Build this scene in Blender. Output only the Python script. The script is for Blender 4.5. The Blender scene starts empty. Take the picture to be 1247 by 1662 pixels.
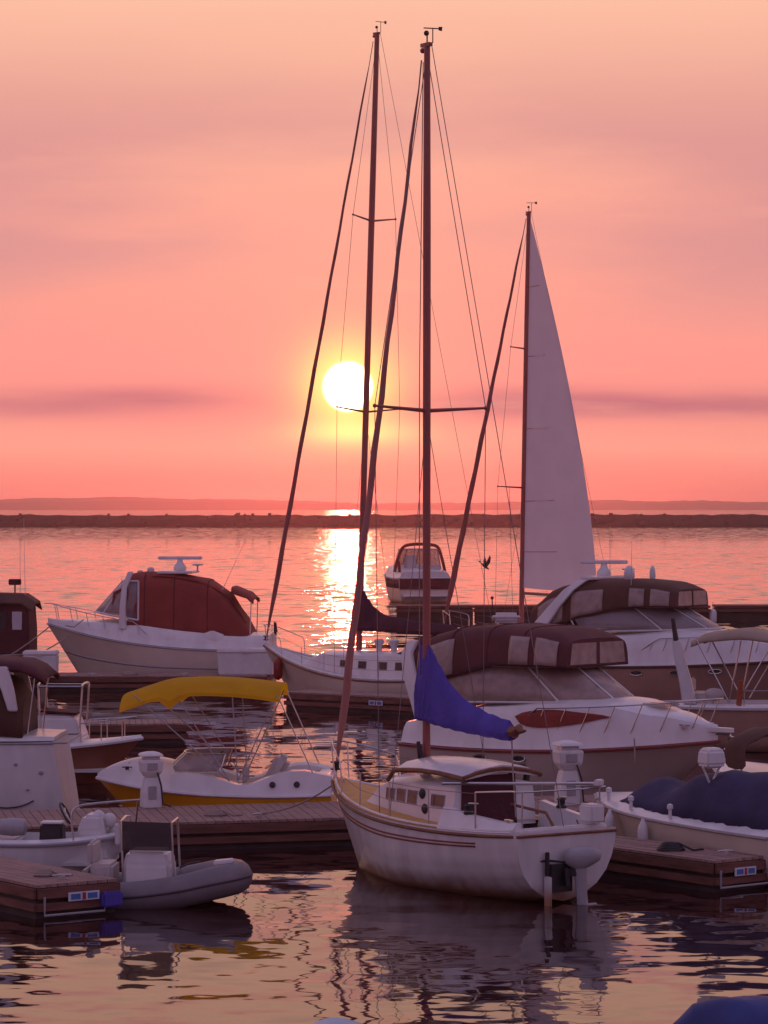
import bpy, bmesh, math, random
from mathutils import Vector, Matrix
R = math.radians
random.seed(7)
sc = bpy.context.scene
col = sc.collection

# ------------------------------------------------------------------ camera
FPX, HOR, CAMZ = 4800.0, 822.0, 6.0           # focal length and horizon row in photo pixels (1247 x 1662)
cd = bpy.data.cameras.new('camera'); cam = bpy.data.objects.new('camera', cd); col.objects.link(cam)
cam.location = (0, 0, CAMZ); cam.rotation_euler = (R(90), 0, 0)
cd.sensor_fit = 'VERTICAL'; cd.sensor_height = 24.0; cd.sensor_width = 18.0
cd.lens = 24.0*FPX/1662.0; cd.shift_y = -9.0/1662.0
cd.clip_start = 0.5; cd.clip_end = 20000
sc.camera = cam
sc.render.resolution_x = 768; sc.render.resolution_y = 1024
sc.view_settings.view_transform = 'Standard'; sc.view_settings.look = 'None'
sc.view_settings.exposure = 0.12; sc.view_settings.gamma = 1.0

def at(px, py, z=0.0):
    """point at height z seen at photo pixel (px, py)"""
    d = (CAMZ-z)*FPX/(py-HOR)
    return Vector(((px-623.5)*d/FPX, d, z))
def atd(px, py, d):
    return Vector(((px-623.5)*d/FPX, d, CAMZ-(py-HOR)*d/FPX))
def lin(r, g, b):
    f = lambda c: (c/255/12.92) if c/255 <= .04045 else ((c/255+.055)/1.055)**2.4
    return (f(r), f(g), f(b), 1)

# ------------------------------------------------------------------ sky + sun
SUN_EL, SUN_AZ = R(2.32), R(-0.70)
sundir = Vector((math.sin(SUN_AZ)*math.cos(SUN_EL), math.cos(SUN_AZ)*math.cos(SUN_EL), math.sin(SUN_EL)))
w = bpy.data.worlds.new('World'); sc.world = w; w.use_nodes = True
nt = w.node_tree; nt.nodes.clear()
def N(tree, typ, **kw):
    n = tree.nodes.new(typ)
    for k, v in kw.items(): setattr(n, k, v)
    return n
def build_world():
    L = nt.links
    def S(x, sock):
        if isinstance(x, (int, float)): sock.default_value = x
        else: L.new(x, sock)
    def m(op, a, b=0.0, c=None):
        n = N(nt, 'ShaderNodeMath', operation=op); S(a, n.inputs[0]); S(b, n.inputs[1])
        if c is not None: S(c, n.inputs[2])
        return n.outputs[0]
    def sstep(x, a, b):
        n = N(nt, 'ShaderNodeMapRange', interpolation_type='SMOOTHSTEP'); S(x, n.inputs[0])
        n.inputs[1].default_value = a; n.inputs[2].default_value = b
        return n.outputs[0]
    def ramp(x, stops):
        n = N(nt, 'ShaderNodeValToRGB'); S(x, n.inputs[0]); e = n.color_ramp.elements
        while len(e) < len(stops): e.new(.5)
        for q, (p, c) in zip(e, stops): q.position = p; q.color = lin(*c)
        return n.outputs[0]
    def mix(f, a, b, mode='MIX'):
        n = N(nt, 'ShaderNodeMix', data_type='RGBA', blend_type=mode); S(f, n.inputs[0])
        for x, s in ((a, n.inputs[6]), (b, n.inputs[7])):
            if isinstance(x, tuple): s.default_value = x
            else: L.new(x, s)
        return n.outputs[2]
    tc = N(nt, 'ShaderNodeTexCoord'); nm = N(nt, 'ShaderNodeVectorMath', operation='NORMALIZE'); L.new(tc.outputs['Generated'], nm.inputs[0])
    sx = N(nt, 'ShaderNodeSeparateXYZ'); L.new(nm.outputs[0], sx.inputs[0]); x, y, z = sx.outputs
    el = m('DEGREES', m('ARCSINE', z)) if False else m('MULTIPLY', m('ARCSINE', z), 57.2958)
    az = m('MULTIPLY', m('ARCTAN2', x, y), 57.2958)
    dt = N(nt, 'ShaderNodeVectorMath', operation='DOT_PRODUCT'); L.new(nm.outputs[0], dt.inputs[0]); dt.inputs[1].default_value = sundir
    ang = m('MULTIPLY', m('ARCCOSINE', m('MINIMUM', dt.outputs['Value'], 1.0)), 57.2958)
    # soft cloud noise, stretched along the horizon
    cx = N(nt, 'ShaderNodeCombineXYZ'); S(m('MULTIPLY', az, .11), cx.inputs[0]); S(m('MULTIPLY', el, .62), cx.inputs[1]); cx.inputs[2].default_value = 3.3
    nz = N(nt, 'ShaderNodeTexNoise'); L.new(cx.outputs[0], nz.inputs['Vector']); nz.inputs['Scale'].default_value = 1.0; nz.inputs['Detail'].default_value = 5; nz.inputs['Roughness'].default_value = .5
    cx2 = N(nt, 'ShaderNodeCombineXYZ'); S(m('MULTIPLY', az, .16), cx2.inputs[0]); S(m('MULTIPLY', el, 1.3), cx2.inputs[1]); cx2.inputs[2].default_value = 9.1
    nz2 = N(nt, 'ShaderNodeTexNoise'); L.new(cx2.outputs[0], nz2.inputs['Vector']); nz2.inputs['Scale'].default_value = 1.0; nz2.inputs['Detail'].default_value = 6
    n1 = m('SUBTRACT', nz.outputs[0], .5); n2 = m('SUBTRACT', nz2.outputs[0], .5)
    elw = m('ADD', el, m('MULTIPLY', n1, 1.3))
    front = ramp(m('DIVIDE', elw, 45.0), [
        (0.0, (252, 128, 120)), (.014, (252, 140, 126)), (.028, (250, 160, 140)), (.044, (244, 148, 136)), (.060, (252, 151, 139)),
        (.085, (247, 156, 140)), (.125, (245, 164, 145)), (.175, (245, 176, 150)), (.225, (245, 187, 160)), (.42, (208, 160, 158)), (1.0, (128, 124, 164))])
    back = ramp(m('DIVIDE', el, 90.0), [(0, (114, 94, 122)), (.08, (168, 126, 152)), (.3, (152, 136, 174)), (1.0, (134, 128, 168))])
    side = sstep(m('MULTIPLY', y, 1.0), -.35, .9)
    c = mix(side, back, front)
    # mauve veil bands low over the horizon
    g = m('DIVIDE', m('SUBTRACT', el, m('ADD', 1.98, m('MULTIPLY', n1, .5))), .30); band = m('EXPONENT', m('MULTIPLY', m('MULTIPLY', g, g), -1))
    away = sstep(ang, .6, 3.5)
    bf = m('MULTIPLY', m('MULTIPLY', band, m('ADD', .55, m('MULTIPLY', n2, 1.6))), m('ADD', .35, m('MULTIPLY', away, 1.0)))
    low = m('MULTIPLY', side, 1.0)
    c = mix(m('MULTIPLY', m('MAXIMUM', bf, 0), low), c, lin(190, 112, 122))
    hi = m('MULTIPLY', m('MULTIPLY', sstep(el, 2.6, 5.0), m('SUBTRACT', 1.0, sstep(el, 6.5, 10.0))), sstep(m('ADD', m('MULTIPLY', ang, .14), m('MULTIPLY', n1, 1.6)), .35, 1.2))
    c = mix(m('MULTIPLY', m('MULTIPLY', hi, low), .8), c, lin(208, 142, 142))
    st = m('MULTIPLY', sstep(n2, .10, .28), m('MULTIPLY', low, .4))
    c = mix(st, c, lin(255, 176, 150))
    # glow round the sun, bright disc
    g1 = m('EXPONENT', m('MULTIPLY', m('POWER', m('DIVIDE', ang, .78), 2.0), -1))
    g2 = m('EXPONENT', m('MULTIPLY', m('POWER', m('DIVIDE', ang, 2.2), 2.0), -1))
    # yellow break in the veil just under the sun
    ex = m('DIVIDE', m('SUBTRACT', az, -.55), 1.1); ey = m('DIVIDE', m('SUBTRACT', el, 1.42), .24)
    g3 = m('EXPONENT', m('MULTIPLY', m('ADD', m('MULTIPLY', ex, ex), m('MULTIPLY', ey, ey)), -1))
    def tint(f, rgb):
        n = N(nt, 'ShaderNodeVectorMath', operation='SCALE'); n.inputs[0].default_value = rgb; S(f, n.inputs[3]); return n.outputs[0]
    for f, rgb in ((g1, (.9, .85, .03)), (g2, (.08, .05, .0)), (g3, (.22, .42, .08))):
        n = N(nt, 'ShaderNodeVectorMath', operation='ADD'); L.new(c, n.inputs[0]); L.new(tint(f, rgb), n.inputs[1]); c = n.outputs[0]
    disc = m('SUBTRACT', 1.0, sstep(ang, .39, .52))
    n = N(nt, 'ShaderNodeVectorMath', operation='ADD'); L.new(c, n.inputs[0]); L.new(tint(disc, (5.0, 4.2, 3.2)), n.inputs[1]); c = n.outputs[0]
    bg = N(nt, 'ShaderNodeBackground'); L.new(c, bg.inputs[0]); bg.inputs[1].default_value = 1.0
    out = N(nt, 'ShaderNodeOutputWorld'); L.new(bg.outputs[0], out.inputs[0])
build_world()
sl = bpy.data.lights.new('sun', 'SUN'); so = bpy.data.objects.new('sun', sl); col.objects.link(so)
sl.energy = .11; sl.angle = R(.6); sl.color = (1.0, .11, .07)
so.rotation_euler = (-sundir).to_track_quat('-Z', 'Y').to_euler(); so.location = (0, 0, 60)

# ------------------------------------------------------------------ materials
MATS = {}
def mat(name, c, rough=.5, metal=0.0, var=.10, vs=2.5, bump=0.0, bs=60, coat=0.0, stretch=None, dirt=None, trans=0.0, spec=.5, glow=0.0):
    m = bpy.data.materials.new(name); m.use_nodes = True; t = m.node_tree; p = t.nodes['Principled BSDF']
    p.inputs['Roughness'].default_value = rough; p.inputs['Metallic'].default_value = metal
    p.inputs['Coat Weight'].default_value = coat; p.inputs['Specular IOR Level'].default_value = spec
    tc = N(t, 'ShaderNodeTexCoord'); vec = tc.outputs['Object']
    if stretch:
        mp = N(t, 'ShaderNodeMapping'); mp.inputs['Scale'].default_value = stretch; t.links.new(vec, mp.inputs[0]); vec = mp.outputs[0]
    nz = N(t, 'ShaderNodeTexNoise'); nz.inputs['Scale'].default_value = vs; nz.inputs['Detail'].default_value = 6; t.links.new(vec, nz.inputs['Vector'])
    rp = N(t, 'ShaderNodeValToRGB'); t.links.new(nz.outputs[0], rp.inputs[0])
    e = rp.color_ramp.elements; e[0].position = .3; e[1].position = .7
    e[0].color = tuple(x*(1-var) for x in c)+(1,); e[1].color = tuple(min(1, x*(1+var)) for x in c)+(1,)
    out = rp.outputs[0]
    if dirt:            # (z0, z1, colour): grime rising from the waterline, broken by noise
        sx = N(t, 'ShaderNodeSeparateXYZ'); t.links.new(tc.outputs['Object'], sx.inputs[0])
        ad = N(t, 'ShaderNodeMath', operation='MULTIPLY_ADD'); t.links.new(nz.outputs[0], ad.inputs[0]); ad.inputs[1].default_value = .22; t.links.new(sx.outputs[2], ad.inputs[2])
        mr = N(t, 'ShaderNodeMapRange', interpolation_type='SMOOTHSTEP'); t.links.new(ad.outputs[0], mr.inputs[0])
        mr.inputs[1].default_value = dirt[1]+.11; mr.inputs[2].default_value = dirt[0]+.11
        mx = N(t, 'ShaderNodeMix', data_type='RGBA'); t.links.new(mr.outputs[0], mx.inputs[0]); t.links.new(out, mx.inputs[6]); mx.inputs[7].default_value = tuple(dirt[2])+(1,)
        out = mx.outputs[2]
    t.links.new(out, p.inputs['Base Color'])
    if bump:
        nb = N(t, 'ShaderNodeTexNoise'); nb.inputs['Scale'].default_value = bs; nb.inputs['Detail'].default_value = 4; t.links.new(vec, nb.inputs['Vector'])
        bp = N(t, 'ShaderNodeBump'); bp.inputs['Strength'].default_value = bump; bp.inputs['Distance'].default_value = .02; t.links.new(nb.outputs[0], bp.inputs['Height']); t.links.new(bp.outputs[0], p.inputs['Normal'])
    if glow:            # cloth lit through from behind
        tl = N(t, 'ShaderNodeBsdfTranslucent'); t.links.new(out, tl.inputs[0]); mg = N(t, 'ShaderNodeMixShader'); mg.inputs[0].default_value = glow
        t.links.new(p.outputs[0], mg.inputs[1]); t.links.new(tl.outputs[0], mg.inputs[2]); t.links.new(mg.outputs[0], t.nodes['Material Output'].inputs[0])
    if trans:           # thin see-through sheet (vinyl, cloth, glass)
        tr = N(t, 'ShaderNodeBsdfTransparent'); tr.inputs[0].default_value = (.9, .85, .82, 1)
        ms = N(t, 'ShaderNodeMixShader'); ms.inputs[0].default_value = trans
        t.links.new(p.outputs[0], ms.inputs[1]); t.links.new(tr.outputs[0], ms.inputs[2]); t.links.new(ms.outputs[0], t.nodes['Material Output'].inputs[0])
    MATS[name] = m; return m
mat('gelcoat', (.74, .71, .70), .3, var=.10, vs=2.2, coat=.2, stretch=(1.2, 1.2, .45))
mat('gelcoat_hull', (.70, .67, .65), .32, var=.12, vs=2.4, coat=.2, dirt=(.02, .36, (.30, .15, .085)), stretch=(1.6, 1.6, .35))
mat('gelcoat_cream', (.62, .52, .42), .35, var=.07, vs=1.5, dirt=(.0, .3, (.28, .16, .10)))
mat('gelcoat_shade', (.46, .36, .31), .4, var=.08, vs=1.5, dirt=(.0, .3, (.2, .1, .08)))  # cream gelcoat darkened, shade on the hull side is in this colour
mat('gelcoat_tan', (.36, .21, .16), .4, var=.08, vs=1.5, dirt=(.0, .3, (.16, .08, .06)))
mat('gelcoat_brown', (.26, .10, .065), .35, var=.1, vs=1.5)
mat('gelcoat_yellow', (.72, .30, .012), .3, var=.06, coat=.3)
mat('nonskid_tan', (.66, .36, .11), .7, var=.1, vs=6, bump=.2, bs=160)
mat('nonskid_white', (.60, .58, .56), .7, var=.08, vs=5, bump=.2, bs=160)
mat('canvas_maroon', (.25, .042, .032), .85, var=.18, vs=1.6, bump=.35, bs=14)
mat('canvas_burgundy', (.075, .014, .022), .85, var=.2, vs=1.6, bump=.35, bs=14)
mat('canvas_brown', (.10, .045, .032), .85, var=.2, vs=1.6, bump=.35, bs=14)
mat('canvas_dark', (.105, .030, .032), .85, var=.2, vs=1.8, bump=.35, bs=14)
mat('canvas_purple', (.060, .014, .030), .85, var=.25, vs=1.8, bump=.5, bs=9)
mat('canvas_blue', (.075, .055, .36), .8, var=.22, vs=2.2, bump=.6, bs=7)
mat('canvas_navy', (.034, .030, .085), .85, var=.25, vs=2.0, bump=.5, bs=7)
mat('tarp_blue', (.025, .035, .16), .6, var=.25, vs=2.0, bump=.6, bs=6)
mat('cover_pale_blue', (.35, .5, .62), .6, var=.15, vs=2.0, bump=.4, bs=6)
mat('canvas_yellow', (.90, .50, .008), .8, var=.08, vs=2.0, bump=.35, bs=8, glow=.55)
mat('canvas_beige', (.36, .27, .2), .85, var=.12, vs=2, bump=.35, bs=10)
mat('vinyl_window', (.50, .38, .34), .16, var=.22, vs=4, trans=.36, bump=.6, bs=4)
mat('tinted_glass', (.05, .035, .035), .08, var=.1, coat=.4, trans=.25)
mat('clear_glass', (.42, .38, .40), .06, var=.1, trans=.5)
mat('dark_glass', (.02, .016, .018), .1, var=.2)
mat('stainless', (.62, .58, .56), .28, metal=1.0, var=.08, vs=8)
mat('mast_glare_red', (.36, .11, .09), .42, metal=.15, var=.12, vs=3, stretch=(1, 1, .15))  # red tint of the sun glare put into the mast colour
mat('wire', (.22, .18, .18), .5, metal=.6, var=.1)
mat('teak', (.20, .075, .035), .6, var=.25, vs=6, bump=.2, bs=40)
mat('stripe_red', (.24, .05, .04), .45, var=.1)
mat('black_plastic', (.025, .022, .024), .5, var=.2, vs=6)
mat('grey_plastic', (.36, .34, .35), .5, var=.1, vs=5)
mat('white_plastic', (.70, .68, .67), .45, var=.06, vs=5, bump=.1, bs=30)
mat('rubber_grey', (.20, .17, .18), .55, var=.12, vs=3, bump=.15, bs=30)
mat('rubber_dark', (.06, .05, .055), .6, var=.15, vs=3)
mat('dock_planks', (.32, .20, .165), .8, var=.28, vs=3, bump=.4, bs=30, stretch=(1, 6, 1))
mat('dock_timber', (.17, .07, .05), .8, var=.3, vs=3, bump=.5, bs=20, stretch=(.4, 1, 4))
mat('dock_float', (.05, .035, .032), .8, var=.3, vs=2)
mat('sailcloth', (.80, .72, .78), .75, var=.05, vs=.8, bump=.2, bs=2, glow=.5)
mat('jib_cloth_glare', (.36, .12, .10), .8, var=.15, vs=3, bump=.5, bs=12, stretch=(1, 1, .3))  # brown-red of the glare painted into the furled sail cloth
mat('jib_white_glare', (.46, .20, .17), .8, var=.12, vs=3, bump=.5, bs=12, stretch=(1, 1, .3))  # pale sail cloth reddened, the glare tint is in its colour
mat('fender_red', (.22, .015, .015), .5, var=.1)
mat('rope', (.34, .26, .22), .85, var=.2, vs=30)
mat('sign_white', (.62, .64, .70), .5, var=.06)
mat('sign_blue', (.06, .16, .42), .5, var=.1)
mat('sign_red', (.38, .03, .03), .5, var=.1)
mat('lamp_glass', (.55, .50, .52), .25, var=.06)
mat('feather', (.035, .025, .025), .8, var=.2)
mat('rust_orange', (.34, .08, .03), .7, var=.2)
mat('lime', (.42, .48, .06), .7, var=.1)
mat('rock', (.032, .015, .018), .9, var=.4, vs=.5, bump=.8, bs=3)
mat('woodland_haze', (.045, .040, .068), .95, var=.3, vs=.02)  # bluish cast of distant haze mixed into the base colour
mat('seat_vinyl', (.52, .46, .44), .55, var=.1, vs=4)

def water_mat():
    m = bpy.data.materials.new('water'); m.use_nodes = True; t = m.node_tree; p = t.nodes['Principled BSDF']; Lk = t.links
    p.inputs['Base Color'].default_value = (.034, .013, .013, 1); p.inputs['Roughness'].default_value = .03; p.inputs['IOR'].default_value = 1.333
    tc = N(t, 'ShaderNodeTexCoord')
    def noise(scale, det, st, off=0, dist=0.0):
        mp = N(t, 'ShaderNodeMapping'); mp.inputs['Scale'].default_value = st; mp.inputs['Location'].default_value = (off, off*.7, 0); Lk.new(tc.outputs['Object'], mp.inputs[0])
        n = N(t, 'ShaderNodeTexNoise'); n.inputs['Scale'].default_value = scale; n.inputs['Detail'].default_value = det; n.inputs['Distortion'].default_value = dist; Lk.new(mp.outputs[0], n.inputs['Vector']); return n.outputs[0]
    def mth(op, a, b):
        n = N(t, 'ShaderNodeMath', operation=op)
        for q, s in ((a, n.inputs[0]), (b, n.inputs[1])):
            if isinstance(q, (int, float)): s.default_value = q
            else: Lk.new(q, s)
        return n.outputs[0]
    def vadd(a, b):
        n = N(t, 'ShaderNodeVectorMath', operation='ADD'); Lk.new(a, n.inputs[0]); Lk.new(b, n.inputs[1]); return n.outputs[0]
    def slope(scale, det, st, off, k):      # random surface slope of rms about .15 k
        mp = N(t, 'ShaderNodeMapping'); mp.inputs['Scale'].default_value = st; mp.inputs['Location'].default_value = (off, off*.7, 0); Lk.new(tc.outputs['Object'], mp.inputs[0])
        n = N(t, 'ShaderNodeTexNoise'); n.inputs['Scale'].default_value = scale; n.inputs['Detail'].default_value = det; Lk.new(mp.outputs[0], n.inputs['Vector'])
        c = N(t, 'ShaderNodeVectorMath', operation='SUBTRACT'); Lk.new(n.outputs['Color'], c.inputs[0]); c.inputs[1].default_value = (.5, .5, .5)
        d = N(t, 'ShaderNodeVectorMath', operation='SCALE'); Lk.new(c.outputs[0], d.inputs[0])
        if isinstance(k, (int, float)): d.inputs[3].default_value = k
        else: Lk.new(k, d.inputs[3])
        e = N(t, 'ShaderNodeVectorMath', operation='MULTIPLY'); Lk.new(d.outputs[0], e.inputs[0]); e.inputs[1].default_value = (1, 1, 0); return e.outputs[0]
    sy = N(t, 'ShaderNodeSeparateXYZ'); Lk.new(tc.outputs['Object'], sy.inputs[0])
    op = N(t, 'ShaderNodeMapRange', interpolation_type='SMOOTHSTEP'); Lk.new(sy.outputs[1], op.inputs[0]); op.inputs[1].default_value = 60; op.inputs[2].default_value = 150; op.inputs[3].default_value = 0.0; op.inputs[4].default_value = 1.0
    gu = N(t, 'ShaderNodeMapRange', interpolation_type='SMOOTHSTEP'); Lk.new(noise(.022, 3, (.3, 1, 1), 5, .6), gu.inputs[0]); gu.inputs[1].default_value = .36; gu.inputs[2].default_value = .64; gu.inputs[3].default_value = .55; gu.inputs[4].default_value = 1.3
    g = gu.outputs[0]; o_ = mth('MULTIPLY', op.outputs[0], g)
    v = slope(.55, 2, (.6, 1, 1), 3, mth('MULTIPLY', g, W1_))                     # slow undulation in the basin
    v = vadd(v, slope(2.2, 2, (.6, 1, 1), 17, mth('MULTIPLY', g, W2_)))            # wavelets
    v = vadd(v, slope(.42, 1.5, (1.5, 1, 1), 29, mth('MULTIPLY', o_, W3_)))          # open water beyond
    v = vadd(v, slope(1.7, 3, (.6, 1, 1), 41, mth('MULTIPLY', o_, W4_)))
    up = N(t, 'ShaderNodeVectorMath', operation='ADD'); Lk.new(v, up.inputs[0]); up.inputs[1].default_value = (0, 0, 1)
    nr = N(t, 'ShaderNodeVectorMath', operation='NORMALIZE'); Lk.new(up.outputs[0], nr.inputs[0]); Lk.new(nr.outputs[0], p.inputs['Normal'])
    MATS['water'] = m
W1_, W2_, W3_, W4_ = .10, .10, .55, .35
water_mat()

# ------------------------------------------------------------------ mesh helpers
V = Vector
class MB:
    def __init__(s): s.v = []; s.f = []
    def add(s, vs, fs):
        o = len(s.v); s.v += [V(p) for p in vs]; s.f += [tuple(i+o for i in f) for f in fs]; return s
    def box(s, c, d, rot=None, taper=1.0):
        x, y, z = (q/2 for q in d); P = []
        for k in (-1, 1):
            f = taper if k > 0 else 1.0
            P += [V((-x*f, -y*f, k*z)), V((x*f, -y*f, k*z)), V((x*f, y*f, k*z)), V((-x*f, y*f, k*z))]
        if rot is not None: P = [rot @ p for p in P]
        return s.add([p+V(c) for p in P], [(0, 3, 2, 1), (4, 5, 6, 7), (0, 1, 5, 4), (1, 2, 6, 5), (2, 3, 7, 6), (3, 0, 4, 7)])
    def tube(s, pts, r, n=8, closed=False, flat=1.0):
        pts = [V(p) for p in pts]; k = len(pts); rs = r if isinstance(r, (list, tuple)) else [r]*k; rings = []; nrm = None
        for i, p in enumerate(pts):
            a = pts[i-1] if (i or closed) else p; b = pts[(i+1) % k] if (i < k-1 or closed) else p
            tg = (b-a).normalized()
            if nrm is None: nrm = tg.orthogonal().normalized() if abs(tg.z) < .9 else V((1, 0, 0))
            nrm = (nrm-tg*nrm.dot(tg)).normalized(); bi = tg.cross(nrm)
            rings.append([p+(nrm*math.cos(q*2*math.pi/n)+bi*math.sin(q*2*math.pi/n)*flat)*rs[i] for q in range(n)])
        if closed: rings.append(rings[0])
        return s.loft(rings, caps=not closed)
    def loft(s, rings, caps=True, closed=True):
        n = len(rings[0]); vs = [p for rg in rings for p in rg]; fs = []
        for i in range(len(rings)-1):
            for j in range(n if closed else n-1):
                fs.append((i*n+j, i*n+(j+1) % n, (i+1)*n+(j+1) % n, (i+1)*n+j))
        if caps and closed: fs += [tuple(reversed(range(n))), tuple(range((len(rings)-1)*n, len(rings)*n))]
        return s.add(vs, fs)
    def lathe(s, prof, c=(0, 0, 0), n=14, rot=None, sc_=(1, 1, 1)):
        rings = []
        for r, z in prof:
            rg = [V((r*math.cos(q*2*math.pi/n)*sc_[0], r*math.sin(q*2*math.pi/n)*sc_[1], z*sc_[2])) for q in range(n)]
            if rot is not None: rg = [rot @ p for p in rg]
            rings.append([p+V(c) for p in rg])
        return s.loft(rings)
    def ball(s, c, r, n=10, sc_=(1, 1, 1)):
        return s.lathe([(max(.001, r*math.sin(math.pi*i/8)), -r*math.cos(math.pi*i/8)) for i in range(9)], c, n, None, sc_)
    def prism(s, poly, fn, a, b):
        n = len(poly); return s.add([fn(p, a) for p in poly]+[fn(p, b) for p in poly], [tuple(reversed(range(n))), tuple(range(n, 2*n))]+[(i, (i+1) % n, n+(i+1) % n, n+i) for i in range(n)])
    def build(s, name, m, parent=None, smooth=False, bevel=0.0, thick=0.0):
        me = bpy.data.meshes.new(name); me.from_pydata([tuple(p) for p in s.v], [], s.f)
        bm = bmesh.new(); bm.from_mesh(me); bmesh.ops.remove_doubles(bm, verts=bm.verts, dist=1e-5)
        if not thick: bmesh.ops.recalc_face_normals(bm, faces=bm.faces)
        if bevel: bmesh.ops.bevel(bm, geom=bm.edges[:], offset=bevel, segments=2, affect='EDGES', clamp_overlap=True)
        bm.to_mesh(me); bm.free()
        if smooth:
            for p in me.polygons: p.use_smooth = True
            try: me.set_sharp_from_angle(angle=R(42))
            except Exception: pass
        me.materials.append(MATS[m]); o = bpy.data.objects.new(name, me); col.objects.link(o)
        if parent: o.parent = parent
        if thick:
            md = o.modifiers.new('thickness', 'SOLIDIFY'); md.thickness = thick; md.offset = 0
        return o
def arc(p0, p1, p2, n=8):
    p0, p1, p2 = V(p0), V(p1), V(p2); return [p0*(1-t)**2+p1*2*t*(1-t)+p2*t*t for t in (i/n for i in range(n+1))]
def spline(ps, n=6):
    ps = [V(p) for p in ps]; out = []
    for i in range(len(ps)-1):
        a, b, c, d = ps[max(0, i-1)], ps[i], ps[i+1], ps[min(len(ps)-1, i+2)]
        for k in range(n):
            t = k/n; out.append(.5*((2*b)+(c-a)*t+(2*a-5*b+4*c-d)*t*t+(3*b-a-3*c+d)*t**3))
    return out+[ps[-1]]
def lerp(xs, ys, x):
    if x <= xs[0]: return ys[0]
    for i in range(len(xs)-1):
        if x <= xs[i+1]:
            t = (x-xs[i])/(xs[i+1]-xs[i]); t = t*t*(3-2*t)*.5+t*.5; return ys[i]+(ys[i+1]-ys[i])*t
    return ys[-1]
def surf(f, u0=0, u1=1, v0=0, v1=1, nu=8, nv=8, off=0.0):
    """open grid on a surface f(u,v), pushed off along its normal"""
    b = MB(); rows = []
    for i in range(nu+1):
        row = []
        for j in range(nv+1):
            u = u0+(u1-u0)*i/nu; v = v0+(v1-v0)*j/nv; p = V(f(u, v))
            if off:
                e = 1e-3; ua, ub = max(0, u-e), min(1, u+e); va, vb = max(0, v-e), min(1, v+e)
                n = (V(f(ub, v))-V(f(ua, v))).cross(V(f(u, vb))-V(f(u, va)))
                if n.length > 0: p = p+n.normalized()*off
            row.append(p)
        rows.append(row)
    return b.loft(rows, caps=False, closed=False)
def tag(o, label, cat, group=None, kind=None):
    if label: o['label'] = label
    if cat: o['category'] = cat
    if group: o['group'] = group
    if kind: o['kind'] = kind
    return o
def thing(name, label, cat, loc, ang=0.0, group=None, roll=0.0):
    o = bpy.data.objects.new(name, None); col.objects.link(o); o.empty_display_size = .3
    o.location = loc; o.rotation_euler = (roll, 0, ang); return tag(o, label, cat, group)

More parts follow.
